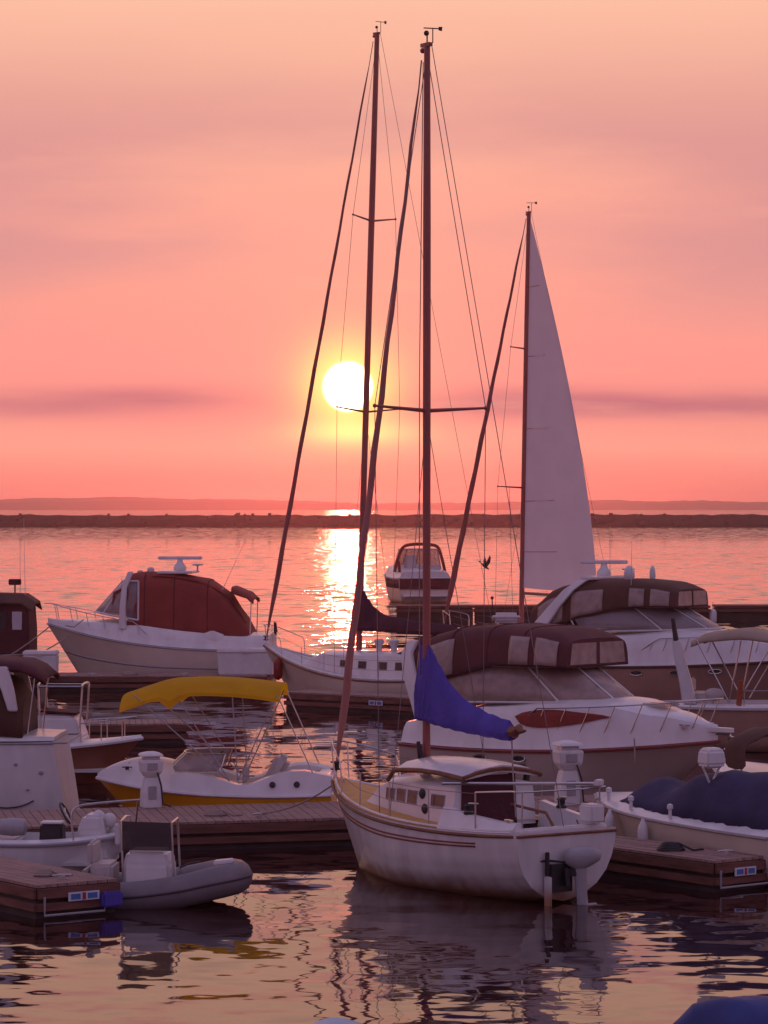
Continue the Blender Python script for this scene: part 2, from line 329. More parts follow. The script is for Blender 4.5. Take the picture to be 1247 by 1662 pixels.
# ------------------------------------------------------------------ hull forms
PROF = {
 'round': dict(mid=[(1, 1), (1.0, .75), (.985, .5), (.93, .25), (.80, .0), (.45, -.6), (0, -1)],
               stern=[(1, 1), (.985, .82), (.94, .62), (.84, .42), (.66, .24), (.38, .09), (0, .02)],
               bow=[(1, 1), (.84, .78), (.68, .55), (.52, .30), (.36, .0), (.14, -.5), (0, -1)]),
 'vee': dict(mid=[(1, 1), (.99, .75), (.965, .45), (.91, .16), (.86, .02), (.45, -.6), (0, -1)],
             stern=[(1, 1), (.99, .75), (.965, .45), (.91, .16), (.86, .02), (.45, -.6), (0, -1)],
             bow=[(1, 1), (.76, .78), (.56, .52), (.40, .28), (.26, .02), (.12, -.6), (0, -1)])}
class Hull:
    def __init__(s, L, B, zs, tw=.85, kind='vee', rake=.8, tm=.42, p=2.3, draft=.4, trake=0.0):
        s.L, s.B, s.zs, s.tw, s.kind, s.rake, s.tm, s.p, s.draft, s.trake = L, B, zs, tw, kind, rake, tm, p, draft, trake
    def z(s, t):
        a, m, b = s.zs; return a*2*(t-.5)*(t-1)+m*4*t*(1-t)+b*2*t*(t-.5)
    def hb(s, t):
        if t < s.tm: return s.B/2*(1-(1-s.tw)*((s.tm-t)/s.tm)**2)
        return s.B/2*max(.012, 1-((t-s.tm)/(1-s.tm))**s.p)
    def prof(s, t):
        P = PROF[s.kind]; m = P['mid']
        if t < .5: wgt = (1-t/.5)**1.3; q = P['stern']
        else: wgt = ((t-.5)/.5)**1.2; q = P['bow']
        return [(a*(1-wgt)+c*wgt, b*(1-wgt)+d*wgt) for (a, b), (c, d) in zip(m, q)]
    def pt(s, t, k, side):
        """k: 0 sheer .. 1 keel"""
        pr = s.prof(t); x = k*(len(pr)-1); i = min(len(pr)-2, int(x)); f = x-i
        a = pr[i][0]*(1-f)+pr[i+1][0]*f; zf = pr[i][1]*(1-f)+pr[i+1][1]*f
        zs = s.z(t); dr = s.draft*(1-max(0, (t-.6)/.4)**3*.8) if s.kind == 'vee' else s.draft*(1-abs(2*t-1)**2.5*.9)
        z = zf*zs if zf > 0 else zf*dr
        q = 1-z/zs
        return V((t*s.L-s.rake*t**7*q+s.trake*(1-t)**10*(1-q), side*s.hb(t)*a, z))
    def mesh(s, nt=30, sub=3):
        b = MB(); rings = []; nk = 6*sub
        for i in range(nt+1):
            t = 1-(1-i/nt)**1.25 if i else 0.0
            rings.append([s.pt(t, k/nk, 1) for k in range(nk+1)]+[s.pt(t, k/nk, -1) for k in range(nk-1, -1, -1)])
        b.loft(rings, caps=False, closed=False)
        n = len(rings[0]); b.add(rings[0], [tuple(range(n))]); return b
    def sheerline(s, t0, t1, inset=0.0, dz=0.0, side=1, n=16):
        out = []
        for i in range(n+1):
            t = t0+(t1-t0)*i/n; out.append(V((t*s.L, side*max(.01, s.hb(t)-inset), s.z(t)+dz)))
        return out
    def band(s, k0, k1, side, off=.006, t0=0, t1=1, n=24):
        b = MB(); rows = []
        for i in range(n+1):
            t = t0+(t1-t0)*i/n; rows.append([s.pt(t, k0, side)+V((0, side*off, 0)), s.pt(t, k1, side)+V((0, side*off, 0))])
        return b.loft(rows, caps=False, closed=False)
    def deck(s, t0=0, t1=1, inset=.01, crown=lambda t: .05, base=0.0, nt=24, nw=10, pw=2.4, ed=1.0):
        rows = []
        for i in range(nt+1):
            t = t0+(t1-t0)*i/nt; h = max(.008, s.hb(t)-inset)
            rows.append([V((t*s.L, h*q*ed, s.z(t)+base+crown(t)*(1-abs(q)**pw))) for q in (2*j/nw-1 for j in range(nw+1))])
        return MB().loft(rows, caps=False, closed=False)

def posts_and_rail(parent, pts, dz, r=.014, name='stanchion', rail='rail', every=3, m='stainless', lean=0.0):
    top = [p+V((0, 0, dz)) for p in pts]
    MB().tube(top, r, 6).build(rail, m, parent, True)
    for i in range(0, len(pts), every):
        MB().tube([pts[i], top[i]], r*.85, 6).build(name, m, parent, True)
def cleat(parent, p, ang=0, s=1.0, m='stainless'):
    rt = Matrix.Rotation(ang, 3, 'Z'); b = MB(); p = V(p)
    b.tube([p+rt@V((-.12*s, 0, .05*s)), p+rt@V((0, 0, .06*s)), p+rt@V((.12*s, 0, .05*s))], .014*s, 6)
    b.box(p+V((0, 0, .02*s)), (.09*s, .04*s, .06*s)); b.build('cleat', m, parent)

# ------------------------------------------------------------------ sailboats
def masthead(parent, x, z, rake, k=1.0):
    MB().tube([(x, 0, z), (x, 0, z+.14)], .012, 6).ball((x+.02, 0, z+.17), .045).build('anchor_light', 'black_plastic', parent, True)
    b = MB().tube([(x-.12, -.03, z), (x-.12, -.03, z+.33*k)], .007, 5)
    b.tube([(x-.12, -.22*k, z+.33*k), (x-.12, .2*k, z+.31*k)], .008, 5).add([(x-.12, -.30*k, z+.38*k), (x-.12, -.2*k, z+.37*k), (x-.12, -.2*k, z+.29*k), (x-.12, -.29*k, z+.28*k)], [(0, 1, 2, 3)])
    b.build('wind_vane', 'black_plastic', parent, thick=.006)
    b = MB().box((x+.02, 0, z-.02), (.24, .08, .06)).ball((x+.13, 0, z-.10), .045); b.build('masthead_fitting', 'mast_glare_red', parent)
def rig(root, H, xm, zd, ztop, rake, mr, spreads, jib, boom, cover, cover_mat, jibmat, wires=True, bh=None, stern_x=0.0):
    """mast > spreaders...; zd deck height at mast; rake = aft offset at the top"""
    ax = lambda z: xm-rake*(z-zd)/(ztop-zd)
    ms = MB().tube([(ax(zd+(ztop-zd)*i/8), 0, zd+(ztop-zd)*i/8) for i in range(9)], [mr]*7+[mr*.9, mr*.78], 10).build('mast', 'mast_glare_red', root, True)
    masthead(ms, ax(ztop), ztop, rake, .72 if mr < .08 else 1.0)
    for z, hl, rise in spreads:
        for s in (1, -1):
            MB().tube([(ax(z), 0, z), (ax(z)-.12, s*hl, z+rise)], [.035, .02], 6).ball((ax(z)-.12, s*hl, z+rise), .035).build('spreader', 'mast_glare_red', ms, True)
    for s in (1, -1):
        hb = H.hb(xm/H.L)-.08; zz = H.z(xm/H.L)
        pts = [(xm-.15, s*hb, zz)]+[(ax(z)-.12, s*hl, z+rise) for z, hl, rise in spreads]+[(ax(ztop), 0, ztop-.15)]
        MB().tube(pts, .007, 5).build('shroud', 'wire', root)
        MB().tube([(xm-.45, s*hb, zz), (ax(spreads[0][0]), 0, spreads[0][0]-.1)], .006, 5).build('shroud', 'wire', root)
    MB().tube([(stern_x, 0, H.z(0)+.05), (ax(ztop)-.12, 0, ztop)], .007, 5).build('backstay', 'wire', root)
    # furled jib on the forestay
    a = V((H.L-.12, 0, H.z(1)+.12)); b = V((ax(ztop)+.16, 0, ztop-.25)); n = 26; jr = jib
    pts = [a+(b-a)*(i/n)+V((0, .012*math.sin(i*1.7), 0)) for i in range(n+1)]
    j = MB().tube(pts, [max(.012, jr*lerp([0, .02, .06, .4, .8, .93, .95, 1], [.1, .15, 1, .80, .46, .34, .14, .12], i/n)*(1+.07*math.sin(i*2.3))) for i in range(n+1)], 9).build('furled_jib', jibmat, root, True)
    MB().lathe([(.03, 0), (.10, .01), (.10, .03), (.05, .04), (.05, .12), (.10, .13), (.10, .15), (.03, .16)], a+V((0, 0, .02)), 12).build('furling_drum', 'black_plastic', j, True)
    # boom with covered mainsail
    bl, zb0, zb1 = boom
    bo = MB().tube([(ax(zb0)-mr, 0, zb0), (xm-bl, 0, zb1)], .055, 8).build('boom', 'mast_glare_red', root, True)
    if cover:
        rings = []
        for u, zt, zbm, hw in cover:      # u along the boom, top above boom, bottom below boom, half width
            cx = xm-bl*u; cz = zb0+(zb1-zb0)*max(0, u); rg = []
            for q in range(16):
                an = 2*math.pi*q/16; c, s_ = math.cos(an), math.sin(an)
                zz = cz+(zt*max(0, s_)**.9 if s_ > 0 else zbm*s_)
                rg.append(V((cx+.02*math.sin(q*2.1+u*9), c*hw*(1-.55*max(0, s_))*(1+.10*math.sin(q*3+u*23)), zz)))
            rings.append(rg)
        b = MB(); dense = []
        for i in range(len(rings)-1):
            for k in range(5):
                t = k/5; dense.append([p*(1-t)+q*t+V((0, .012*math.sin(i*5+k*2.2+n_*.9), .010*math.sin(i*3+k*1.7))) for n_, (p, q) in enumerate(zip(rings[i], rings[i+1]))])
        dense.append(rings[-1]); cv = b.loft(dense).build('sail_cover', cover_mat, root, True)
    return ax, bo

def lifelines(root, H, t0, t1, n, dz=.55, sides=(1, -1)):
    for s in sides:
        pts = [V(((t0+(t1-t0)*i/n)*H.L, s*(H.hb(t0+(t1-t0)*i/n)-.06), H.z(t0+(t1-t0)*i/n))) for i in range(n+1)]
        for p in pts[1:-1]: MB().tube([p, p+V((0, 0, dz))], .012, 6).build('stanchion', 'stainless', root, True)
        for f in (1.0, .52): MB().tube([p+V((0, 0, dz*f)) for p in pts], .005, 5).build('lifeline', 'wire', root)
def pulpit(root, H, dz=.6, back=1.1):
    L = H.L; t = 1-back/L; zb = H.z(1)
    a, b = V((t*L, H.hb(t)-.05, H.z(t)+.02)), V((t*L, -(H.hb(t)-.05), H.z(t)+.02))
    tip = V((L-.05, 0, zb+dz))
    pts = spline([a, a+V((.05, 0, dz*.8)), a+V((.25, -.05, dz)), V((L-.25, .16, zb+dz)), tip, V((L-.25, -.16, zb+dz)), b+V((.25, .05, dz)), b+V((.05, 0, dz*.8)), b], 5)
    MB().tube(pts, .014, 6).build('bow_pulpit', 'stainless', root, True)
    for s in (1, -1):
        MB().tube([(L-.30, s*.14, zb+.02), (L-.22, s*.16, zb+dz)], .013, 6).build('pulpit_leg', 'stainless', root, True)
def pushpit(root, H, dz=.58, fwd=.75):
    t = fwd/H.L; a = V((fwd, H.hb(t)-.06, H.z(t))); b = V((fwd, -(H.hb(t)-.06), H.z(t))); c = V((.06, H.hb(0)-.08, H.z(0))); d = V((.06, -(H.hb(0)-.08), H.z(0))); up = V((0, 0, dz))
    MB().tube(spline([a+up, c+up*1.02+V((.12, .0, 0)), c+up+V((.0, -.15, 0)), d+up+V((0, .15, 0)), d+up*1.02+V((.12, 0, 0)), b+up], 5), .014, 6).build('stern_rail', 'stainless', root, True)
    for p in (a, b, c+V((0, -.12, 0)), d+V((0, .12, 0))): MB().tube([p, p+up], .013, 6).build('rail_post', 'stainless', root, True)
def cabin(root, H, x0, x1, hw0, hw1, zr0, zr1, m='gelcoat', slope=.55, name='cabin_trunk', crown=.09):
    """trunk cabin lofted along x"""
    rings = []
    xs = [x0]+[x0+(x1-x0-slope)*i/6 for i in range(1, 7)]+[x1-slope*.55, x1-slope*.2, x1]
    for x in xs:
        u = (x-x0)/(x1-x0); hw = hw0+(hw1-hw0)*u; zb = H.z(x/H.L)-.03
        f = 1.0 if x <= x1-slope+1e-6 else max(.06, 1-((x-(x1-slope))/slope)**1.6)
        zt = zb+(zr0+(zr1-zr0)*u-zb)*f
        rings.append([V((x, -hw, zb)), V((x, -hw*.97, zb+(zt-zb)*.5)), V((x, -hw*.92, zt-.04*f)), V((x, -hw*.84, zt)), V((x, -hw*.4, zt+crown*f*.8)), V((x, 0, zt+crown*f)), V((x, hw*.4, zt+crown*f*.8)), V((x, hw*.84, zt)), V((x, hw*.92, zt-.04*f)), V((x, hw*.97, zb+(zt-zb)*.5)), V((x, hw, zb))])
    o = MB().loft(rings).build(name, m, root, True)
    def side(u, v, s=1):      # u along, v up, on the cabin side
        x = x0+(x1-x0)*u; hw = hw0+(hw1-hw0)*u; zb = H.z(x/H.L)-.03; zt = zr0+(zr1-zr0)*u
        return V((x, s*(hw*(1-.08*v)), zb+(zt-zb)*v))
    return o, side
def cabin_windows(cab, side, wins, m='dark_glass'):
    for s in (1, -1):
        for (u0, u1, v0, v1) in wins:
            w_ = surf(lambda u, v: side(u, v, s), u0, u1, v0, v1, 3, 2, off=-s*.006).build('window', m, cab, thick=.012)
            P = [side(u0, v0, s), side(u1, v0, s), side(u1, v1, s), side(u0, v1, s)]
            MB().tube([p+V((0, s*.008, 0)) for p in P], .012, 5, closed=True).build('frame', 'grey_plastic', w_)

def outboard(root, p, tilt=0.0, s=1.0, m='white_plastic', turn=0.0):
    """p: clamp point on the transom; motor hangs aft (-x)"""
    rt = Matrix.Rotation(turn, 3, 'Z') @ Matrix.Rotation(tilt, 3, 'Y'); P = lambda x, y, z: V(p)+rt@(V((x, y, z))*s)
    bx = lambda lo, hi: None
    cow = []
    for z, fx, fy, cx in ((.06, .13, .08, -.24), (.10, .20, .105, -.26), (.15, .27, .125, -.28), (.24, .29, .135, -.29), (.31, .25, .12, -.28), (.35, .17, .08, -.26), (.36, .06, .03, -.25)):
        cow.append([P(cx+fx*math.copysign(abs(math.cos(a))**.7, math.cos(a)), fy*math.copysign(abs(math.sin(a))**.7, math.sin(a)), z) for a in (2*math.pi*i/14 for i in range(14))])
    o = MB().loft(cow).build('outboard_motor', m, root, True)
    leg = [[P(-.24+fx*c, fy*d, z) for c, d in ((1, .6), (.5, 1), (-.6, 1), (-1, 0), (-.6, -1), (.5, -1), (1, -.6))] for z, fx, fy in ((.11, .11, .07), (-.05, .09, .055), (-.35, .08, .05), (-.60, .09, .045), (-.75, .06, .03))]
    MB().loft(leg).build('drive_leg', 'grey_plastic', o, True)
    MB().box(P(-.28, 0, -.50), (.34*s, .17*s, .02*s), rt).build('cavitation_plate', 'grey_plastic', o)
    b = MB().box(P(-.03, 0, -.06), (.07*s, .24*s, .26*s), rt).box(P(-.10, 0, 0), (.16*s, .10*s, .12*s), rt); b.build('clamp_bracket', 'black_plastic', o, bevel=.008)
    MB().tube([P(-.10, .02, .14), P(.22, .04, .20), P(.42, .05, .20)], .018*s, 6).build('tiller_handle', 'black_plastic', o, True)
    return o

# ------------------------------------------------------------------ motor cruisers
class House:
    """moulded deck over a hull: zc = (ts, heights of the coachroof above the sheer)"""
    W = [1, .975, .91, .84, .62, .32, 0]; Z = [0, .12, .72, .97, 1.05, 1.10, 1.12]
    def __init__(s, H, ts, hs, inset=.05): s.H, s.ts, s.hs, s.inset = H, ts, hs, inset
    def pt(s, t, v):
        """v 0 starboard edge .. 1 port edge"""
        H = s.H; side = -1 if v < .5 else 1; q = (1-abs(2*v-1))*6; i = min(5, int(q)); f = q-i
        a = s.W[i]*(1-f)+s.W[i+1]*f; z = s.Z[i]*(1-f)+s.Z[i+1]*f
        return V((t*H.L, side*max(.008, H.hb(t)-s.inset)*a, H.z(t)+.02+z*lerp(s.ts, s.hs, t)))
    def build(s, m, root, t0=0, t1=.995, n=36):
        rings = [[s.pt(t0+(t1-t0)*i/n, j/24) for j in range(25)] for i in range(n+1)]
        return MB().loft(rings, caps=True, closed=True).build('deck', m, root, True)
class Arch:
    """canvas tunnel: stations (x, half width, base z, top z)"""
    def __init__(s, st, e=.55): s.st, s.e = st, e
    def pt(s, u, v):
        xs = [q[0] for q in s.st]; x = xs[0]+(xs[-1]-xs[0])*u; hw, zb, zt = (lerp(xs, [q[k] for q in s.st], x) for k in (1, 2, 3))
        if s.e < .45:
            q = min(v, 1-v); ks = (0, .12, .24, .30, .36, .42, .5); i = max(k for k in range(6) if q >= ks[k]-1e-9); f = (q-ks[i])/(ks[i+1]-ks[i])
            P = ((1, 0), (.985, .36), (.94, .70), (.87, .86), (.74, .95), (.45, .99), (0, 1.0)); A_, B_ = P[i], P[i+1]
            return V((x, (-1 if v < .5 else 1)*hw*(A_[0]+(B_[0]-A_[0])*f), zb+(zt-zb)*(A_[1]+(B_[1]-A_[1])*f)))
        a = math.pi*v; c, d = math.cos(a), math.sin(a); sg = lambda q: math.copysign(abs(q)**s.e, q)
        return V((x, -hw*sg(c)*(1-.10*abs(sg(d))), zb+(zt-zb)*sg(d)))
    def build(s, name, m, root, caps=True, nu=16, nv=24, thick=.02):
        b = MB(); rows = [[s.pt(i/nu, j/nv) for j in range(nv+1)] for i in range(nu+1)]
        b.loft(rows, caps=False, closed=False); n = nv+1
        if caps:
            if caps in (True, 'aft'): b.add(rows[0], [tuple(range(n))])
            if caps in (True, 'fore'): b.add(rows[-1], [tuple(range(n))])
        return b.build(name, m, root, True, thick=thick)
    def panel(s, name, m, root, u0, u1, v0, v1, off=.02, frame=None):
        o = surf(s.pt, u0, u1, v0, v1, 6, 6, off=off).build(name, m, root, True, thick=.006)
        if frame:
            e = [s.pt(u0+(u1-u0)*i/6, v0) for i in range(7)]+[s.pt(u1, v0+(v1-v0)*i/6) for i in range(1, 7)]+[s.pt(u1+(u0-u1)*i/6, v1) for i in range(1, 7)]+[s.pt(u0, v1+(v0-v1)*i/6) for i in range(1, 6)]
            MB().tube(e, .024, 5, closed=True).build('seam', frame, o)
        return o
class Shield:
    """raked wraparound windscreen; v 0 starboard aft .. .5 centre .. 1 port aft; u 0 foot .. 1 head"""
    def __init__(s, xa, xf, hw, zf, za, txa, txf, thw, tz): s.q = (xa, xf, hw, zf, za, txa, txf, thw, tz)
    def pt(s, u, v):
        xa, xf, hw, zf, za, txa, txf, thw, tz = s.q; a = math.pi*(v-.5); c, d = math.cos(a)**.75 if math.cos(a) > 0 else 0, math.sin(a)
        d = math.copysign(abs(d)**.85, d)
        A = V((xa+(xf-xa)*c, hw*d, za+(zf-za)*c)); Bp = V((txa+(txf-txa)*c, thw*d, tz)); p = A*(1-u)+Bp*u
        return p
    def build(s, root, mull, glass='tinted_glass', fr='white_plastic', r=.022):
        n = 28
        vs = [0]+list(mull)+[1]
        o = MB().tube([s.pt(1, i/n) for i in range(n+1)], r, 6).tube([s.pt(0, i/n) for i in range(n+1)], r, 6).build('windscreen', fr, root, True)
        for v in vs: MB().tube([s.pt(0, v), s.pt(1, v)], r, 6).build('mullion', fr, o, True)
        for a, b in zip(vs[:-1], vs[1:]): surf(s.pt, .03, .97, a+.004, b-.004, 3, 8).build('pane', glass, o, True, thick=.008)
        return o
def radar(root, p, span=1.1, yaw=.5, m='white_plastic'):
    p = V(p); o = MB().lathe([(.20, 0), (.22, .06), (.20, .16), (.12, .24), (.09, .34), (.09, .38)], p, 14).build('radar', m, root, True)
    MB().box(p+V((0, 0, .42)), (span, .14, .11), Matrix.Rotation(yaw, 3, 'Z')).build('scanner_bar', m, o, bevel=.03)
def dome(root, p, r=.16):
    p = V(p); MB().lathe([(r*.7, 0), (r*.8, .03), (r, .10), (r, .22), (r*.85, .34), (r*.5, .42), (.01, .45)], p, 14).build('dome_antenna', 'white_plastic', root, True)
def whip(root, p, h, lean=(0, 0)):
    p = V(p); MB().tube([p, p+V((lean[0], lean[1], h))], [.012, .004], 5).build('whip_antenna', 'white_plastic', root, True)
def bow_rail(root, H, t0, t1, dz=.55, n=6, inset=.14, base=.12, lean=.12):
    for s in (1, -1):
        P = H.sheerline(t0, t1, inset, base, s, 24); top = [p+V((lean, s*-.02, dz*min(1, .25+i/5))) for i, p in enumerate(P)]
        MB().tube([P[0]]+top+[V((t1*H.L+.35, 0, top[-1].z))], .015, 6).build('bow_rail', 'stainless', root, True)
        for k in range(n):
            i = 3+int(k*20/(n-1)) if n > 1 else 12
            MB().tube([P[i], top[i]], .012, 6).build('stanchion', 'stainless', root, True)
def hull_parts(root, H, hm, rub='rubber_dark', rr=.03, stripe=None):
    h = H.mesh().build('hull', hm, root, True)
    for s in (1, -1):
        MB().tube([p+V((0, s*.005, 0)) for p in H.sheerline(0, .998, 0, -.02, s, 30)], rr, 6).build('rub_rail', rub, h, True)
    MB().tube([(.0, -H.hb(0), H.z(0)-.02), (0, H.hb(0), H.z(0)-.02)], rr, 6).build('rub_rail', rub, h, True)
    if stripe:
        for k0, k1, m in stripe:
            for s in (1, -1): H.band(k0, k1, s).build('stripe', m, h, True, thick=.006)
    return h
def portholes(root, H, ts, k=.16, sx=.16, sz=.06, m='dark_glass', sides=(1, -1)):
    for s in sides:
        for t in ts:
            c = H.pt(t, k, s); n = 14; d = (H.pt(t+.02, k, s)-H.pt(t-.02, k, s)).normalized()
            rg = [c+d*sx*math.cos(2*math.pi*i/n)+V((0, s*.012, sz*math.sin(2*math.pi*i/n))) for i in range(n)]
            o = MB().loft([rg, [p+V((0, s*.015, 0)) for p in rg]]).build('porthole', m, root)
            MB().tube([p+V((0, s*.012, 0)) for p in rg], .014, 5, closed=True).build('rim', 'stainless', o)
def fender(parent, p, r=.12, l=.5, m='white_plastic'):
    p = V(p); return MB().lathe([(.02, .12), (.04, .06), (r*.8, 0), (r, -.08), (r, -l+.08), (r*.8, -l), (.03, -l-.06)], p, 12).build('fender', m, parent, True)

# ================================================================== SETTING
wb = MB(); xs = [-1500, -400, -120, -40, 0, 40, 120, 400, 1500]; ys = [-350, -60, 20, 60, 110, 200, 400, 900, 1800, 3400, 5700]
wb.loft([[V((x, y, 0)) for x in xs] for y in ys], caps=False, closed=False)
wo = wb.build('water', 'water'); wo['kind'] = 'structure'
# land across the bay
def hills(name, d, base, amp, seed, step=14):
    rnd = random.Random(seed); ph = [rnd.uniform(0, 6.28) for _ in range(8)]; rows = []
    n = int(2900/step)
    for i in range(n+1):
        x = -1450+i*step
        hgt = base+amp*(.5*math.sin(x/330+ph[0])+.3*math.sin(x/147+ph[1])+.22*math.sin(x/61+ph[2])+.14*math.sin(x/27+ph[3]))+rnd.uniform(-.9, .9)
        for cx, wd, am in ((-455, 130, 5.2), (380, 70, 4.0), (-200, 160, 1.5)): hgt += am*math.exp(-((x-cx)/wd)**2)
        hgt = max(3.0, hgt)
        rows.append([V((x, d, -1.5)), V((x, d+2, 1.0)), V((x+rnd.uniform(-4, 4), d+25, hgt*.7)), V((x+rnd.uniform(-4, 4), d+70, hgt)), V((x, d+220, hgt*.9)), V((x, d+300, -1.5))])
    o = MB().loft(rows, caps=False, closed=False).build(name, 'woodland_haze'); o['kind'] = 'structure'
hills('hills', 5200, 15.4, 4.6, 5)
# rock breakwater
def breakwater():
    rnd = random.Random(3); b = MB(); D = at(623, 855.5).y
    rows = []
    for i in range(0, 300):
        x = -420+i*2.9; z = 3.55+rnd.uniform(-.22, .22)+.15*math.sin(x/37)
        rows.append([V((x, D, -.8)), V((x+rnd.uniform(-.6, .6), D+.8+rnd.uniform(-.4, .4), .9+rnd.uniform(-.3, .3))), V((x, D+2+rnd.uniform(-.5, .5), 2.3+rnd.uniform(-.4, .4))), V((x+rnd.uniform(-.5, .5), D+4, z)), V((x, D+8, z+rnd.uniform(-.2, .2))), V((x, D+13, -.8))])
    b.loft(rows, caps=False, closed=False)
    o = b.build('breakwater', 'rock'); tag(o, 'long low dark rock breakwater stretching across the bay below the hills', 'breakwater')
    s = MB()
    for i in range(380):
        x = rnd.uniform(-300, 300); r = rnd.uniform(.4, 1.0); zz = rnd.choice((.3, 1.0, 1.9, 2.8, 3.55)); c = V((x, D+zz*1.05, zz)); pts = []
        for q in range(8): pts.append(c+V(((q & 1)*2-1, ((q >> 1) & 1)*2-1, ((q >> 2) & 1)*2-1))*r*.6*rnd.uniform(.6, 1.15))
        s.add(pts, [(0, 2, 3, 1), (4, 5, 7, 6), (0, 1, 5, 4), (1, 3, 7, 5), (3, 2, 6, 7), (2, 0, 4, 6)])
    q = s.build('rocks', 'rock', o); q['kind'] = 'stuff'
breakwater()

# ------------------------------------------------------------------ docks
def dock(label, P, zt=.5, plank_dir=0, group=None, fascia=True, planks=True, name='dock'):
    """P: four plan corners; 0-1 is the front edge towards the camera; boards run front to back"""
    P = [V((p[0], p[1], 0)) for p in P]; c = sum(P, V())/4
    root = thing(name, label, 'dock', (c.x, c.y, 0), 0, group)
    Q = [p-c for p in P]
    b = MB(); k = [q*.985 for q in Q]
    b.add([q+V((0, 0, -.35)) for q in k]+[q+V((0, 0, zt-.06)) for q in k], [(3, 2, 1, 0), (4, 5, 6, 7), (0, 1, 5, 4), (1, 2, 6, 5), (2, 3, 7, 6), (3, 0, 4, 7)])
    b.build('float', 'dock_float', root)
    a, bb, cc, dd = Q; s = MB(); n = max(4, int((bb-a).length/.16)); rnd = random.Random(len(label))
    for i in range(n):
        u0, u1 = (i+.04)/n, (i+.96)/n; z = zt+rnd.uniform(-.004, .004)
        q = [a.lerp(bb, u0), a.lerp(bb, u1), dd.lerp(cc, u1), dd.lerp(cc, u0)]
        s.add([p+V((0, 0, zt-.045)) for p in q]+[p+V((0, 0, z)) for p in q], [(3, 2, 1, 0), (4, 5, 6, 7), (0, 1, 5, 4), (1, 2, 6, 5), (2, 3, 7, 6), (3, 0, 4, 7)])
    o = s.build('planking', 'dock_planks', root); o['kind'] = 'stuff'
    for i in range(4):
        p, q = Q[i], Q[(i+1) % 4]; d = (q-p).normalized(); nrm = V((d.y, -d.x, 0)); ang = math.atan2(d.y, d.x); rt = Matrix.Rotation(ang, 3, 'Z')
        for z, hgt, pr in ((zt-.13, .15, .03), (zt-.33, .12, .015)):
            MB().box((p+q)/2+nrm*pr+V((0, 0, z)), ((q-p).length, .05, hgt), rt).build('fascia_board', 'dock_timber', root, bevel=.006)
    return root, c
D1 = [(-5.04, 42.93), (-3.94, 43.71)]; u1 = V((-.59, .81, 0))
D1 += [(D1[1][0]+u1.x*7, D1[1][1]+u1.y*7), (D1[0][0]+u1.x*7, D1[0][1]+u1.y*7)]
d1, c1 = dock('short finger dock end in the lower left corner with a blue and white sign', D1)
def line2(y0, x0, sl): return lambda x: y0+sl*(x-x0)
f2 = line2(51.06, -5.16, .277)
d2, c2 = dock('long wooden main dock running behind the white sailboat', [(-9.0, f2(-9.0)), (9.5, f2(9.5)), (9.2, f2(9.2)+2.9), (-9.6, f2(-9.6)+2.9)])
A5 = at(1160, 1397, .5); u5 = V((-.61, .79, 0)); v5 = V((.79, .61, 0)); B5 = A5+v5*1.15
d5, c5 = dock('finger dock at the right edge with a pale sign on its end', [A5.xy, B5.xy, (B5+u5*7.4).xy, (A5+u5*7.4).xy])
d3, c3 = dock('far dock in front of the maroon canvas cruiser', [(-16, 96.0), (-3.85, 96.0), (-3.7, 98.0), (-16, 98.0)])
d4, c4 = dock('finger dock in front of the white hull under the purple sail cover', [(-2.95, 87.85), (2.6, 83.7), (3.3, 84.7), (-2.2, 88.9)])
d6, c6 = dock('walkway behind the small white console boat on the left', [(-12, 74.0), (-5.0, 75.0), (-5.2, 76.6), (-12, 75.6)])

def sign(parent, c, origin, p, d, w_=.52, h=.13):
    """small plate on a dock end; d along the face"""
    d = V(d).normalized(); nrm = V((d.y, -d.x, 0)); rt = Matrix.Rotation(math.atan2(d.y, d.x), 3, 'Z'); q = V(p)-V((c.x, c.y, 0))
    o = MB().box(q+nrm*.07, (w_, .02, h), rt).build('sign_plate', 'sign_white', parent, bevel=.004)
    for s in (-1, 1): MB().box(q+nrm*.082+d*s*w_*.27, (w_*.3, .008, h*.62), rt).build('sign_mark', 'sign_blue', o)
    MB().box(q+nrm*.084, (w_*.1, .008, h*.8), rt).build('sign_mark', 'sign_red', o)
dv1 = V((1.10, .78, 0)); sign(d1, c1, None, V((-5.04, 42.93, .30))+dv1*.55, dv1)
sign(d5, c5, None, A5*V((1, 1, 0)) if False else V((A5.x, A5.y, .30))+v5*.60, v5, .46, .13)
sign(d4, c4, None, V((-.2, 85.8, .30)), V((5.55, -4.15, 0)), .5, .14)
def dock_frame(parent, c, p, d, l):
    d = V(d).normalized(); nrm = V((d.y, -d.x, 0)); q = V(p)-V((c.x, c.y, 0))+nrm*.09; up = V((0, 0, .27))
    MB().tube([q+up, q, q+d*l, q+d*l+up], .018, 6).build('ladder_frame', 'grey_plastic', parent)
dock_frame(d1, c1, V((-5.04, 42.93, .06))+dv1*.06, dv1, 1.0)
dock_frame(d5, c5, V((A5.x, A5.y, .08))+v5*.05, v5, 1.05)
for pr, cc, p in ((d1, c1, (-4.75, 43.6, .5)), (d2, c2, (-2.2, 52.3, .5)), (d2, c2, (1.9, 53.3, .5)), (d5, c5, (A5.x+.25, A5.y+.75, .5)), (d5, c5, (A5.x-1.6, A5.y+2.4, .5)), (d3, c3, (-9.5, 96.2, .5)), (d3, c3, (-6.5, 96.2, .5))):
    cleat(pr, V(p)-V((cc.x, cc.y, 0)), .4, 1.2)

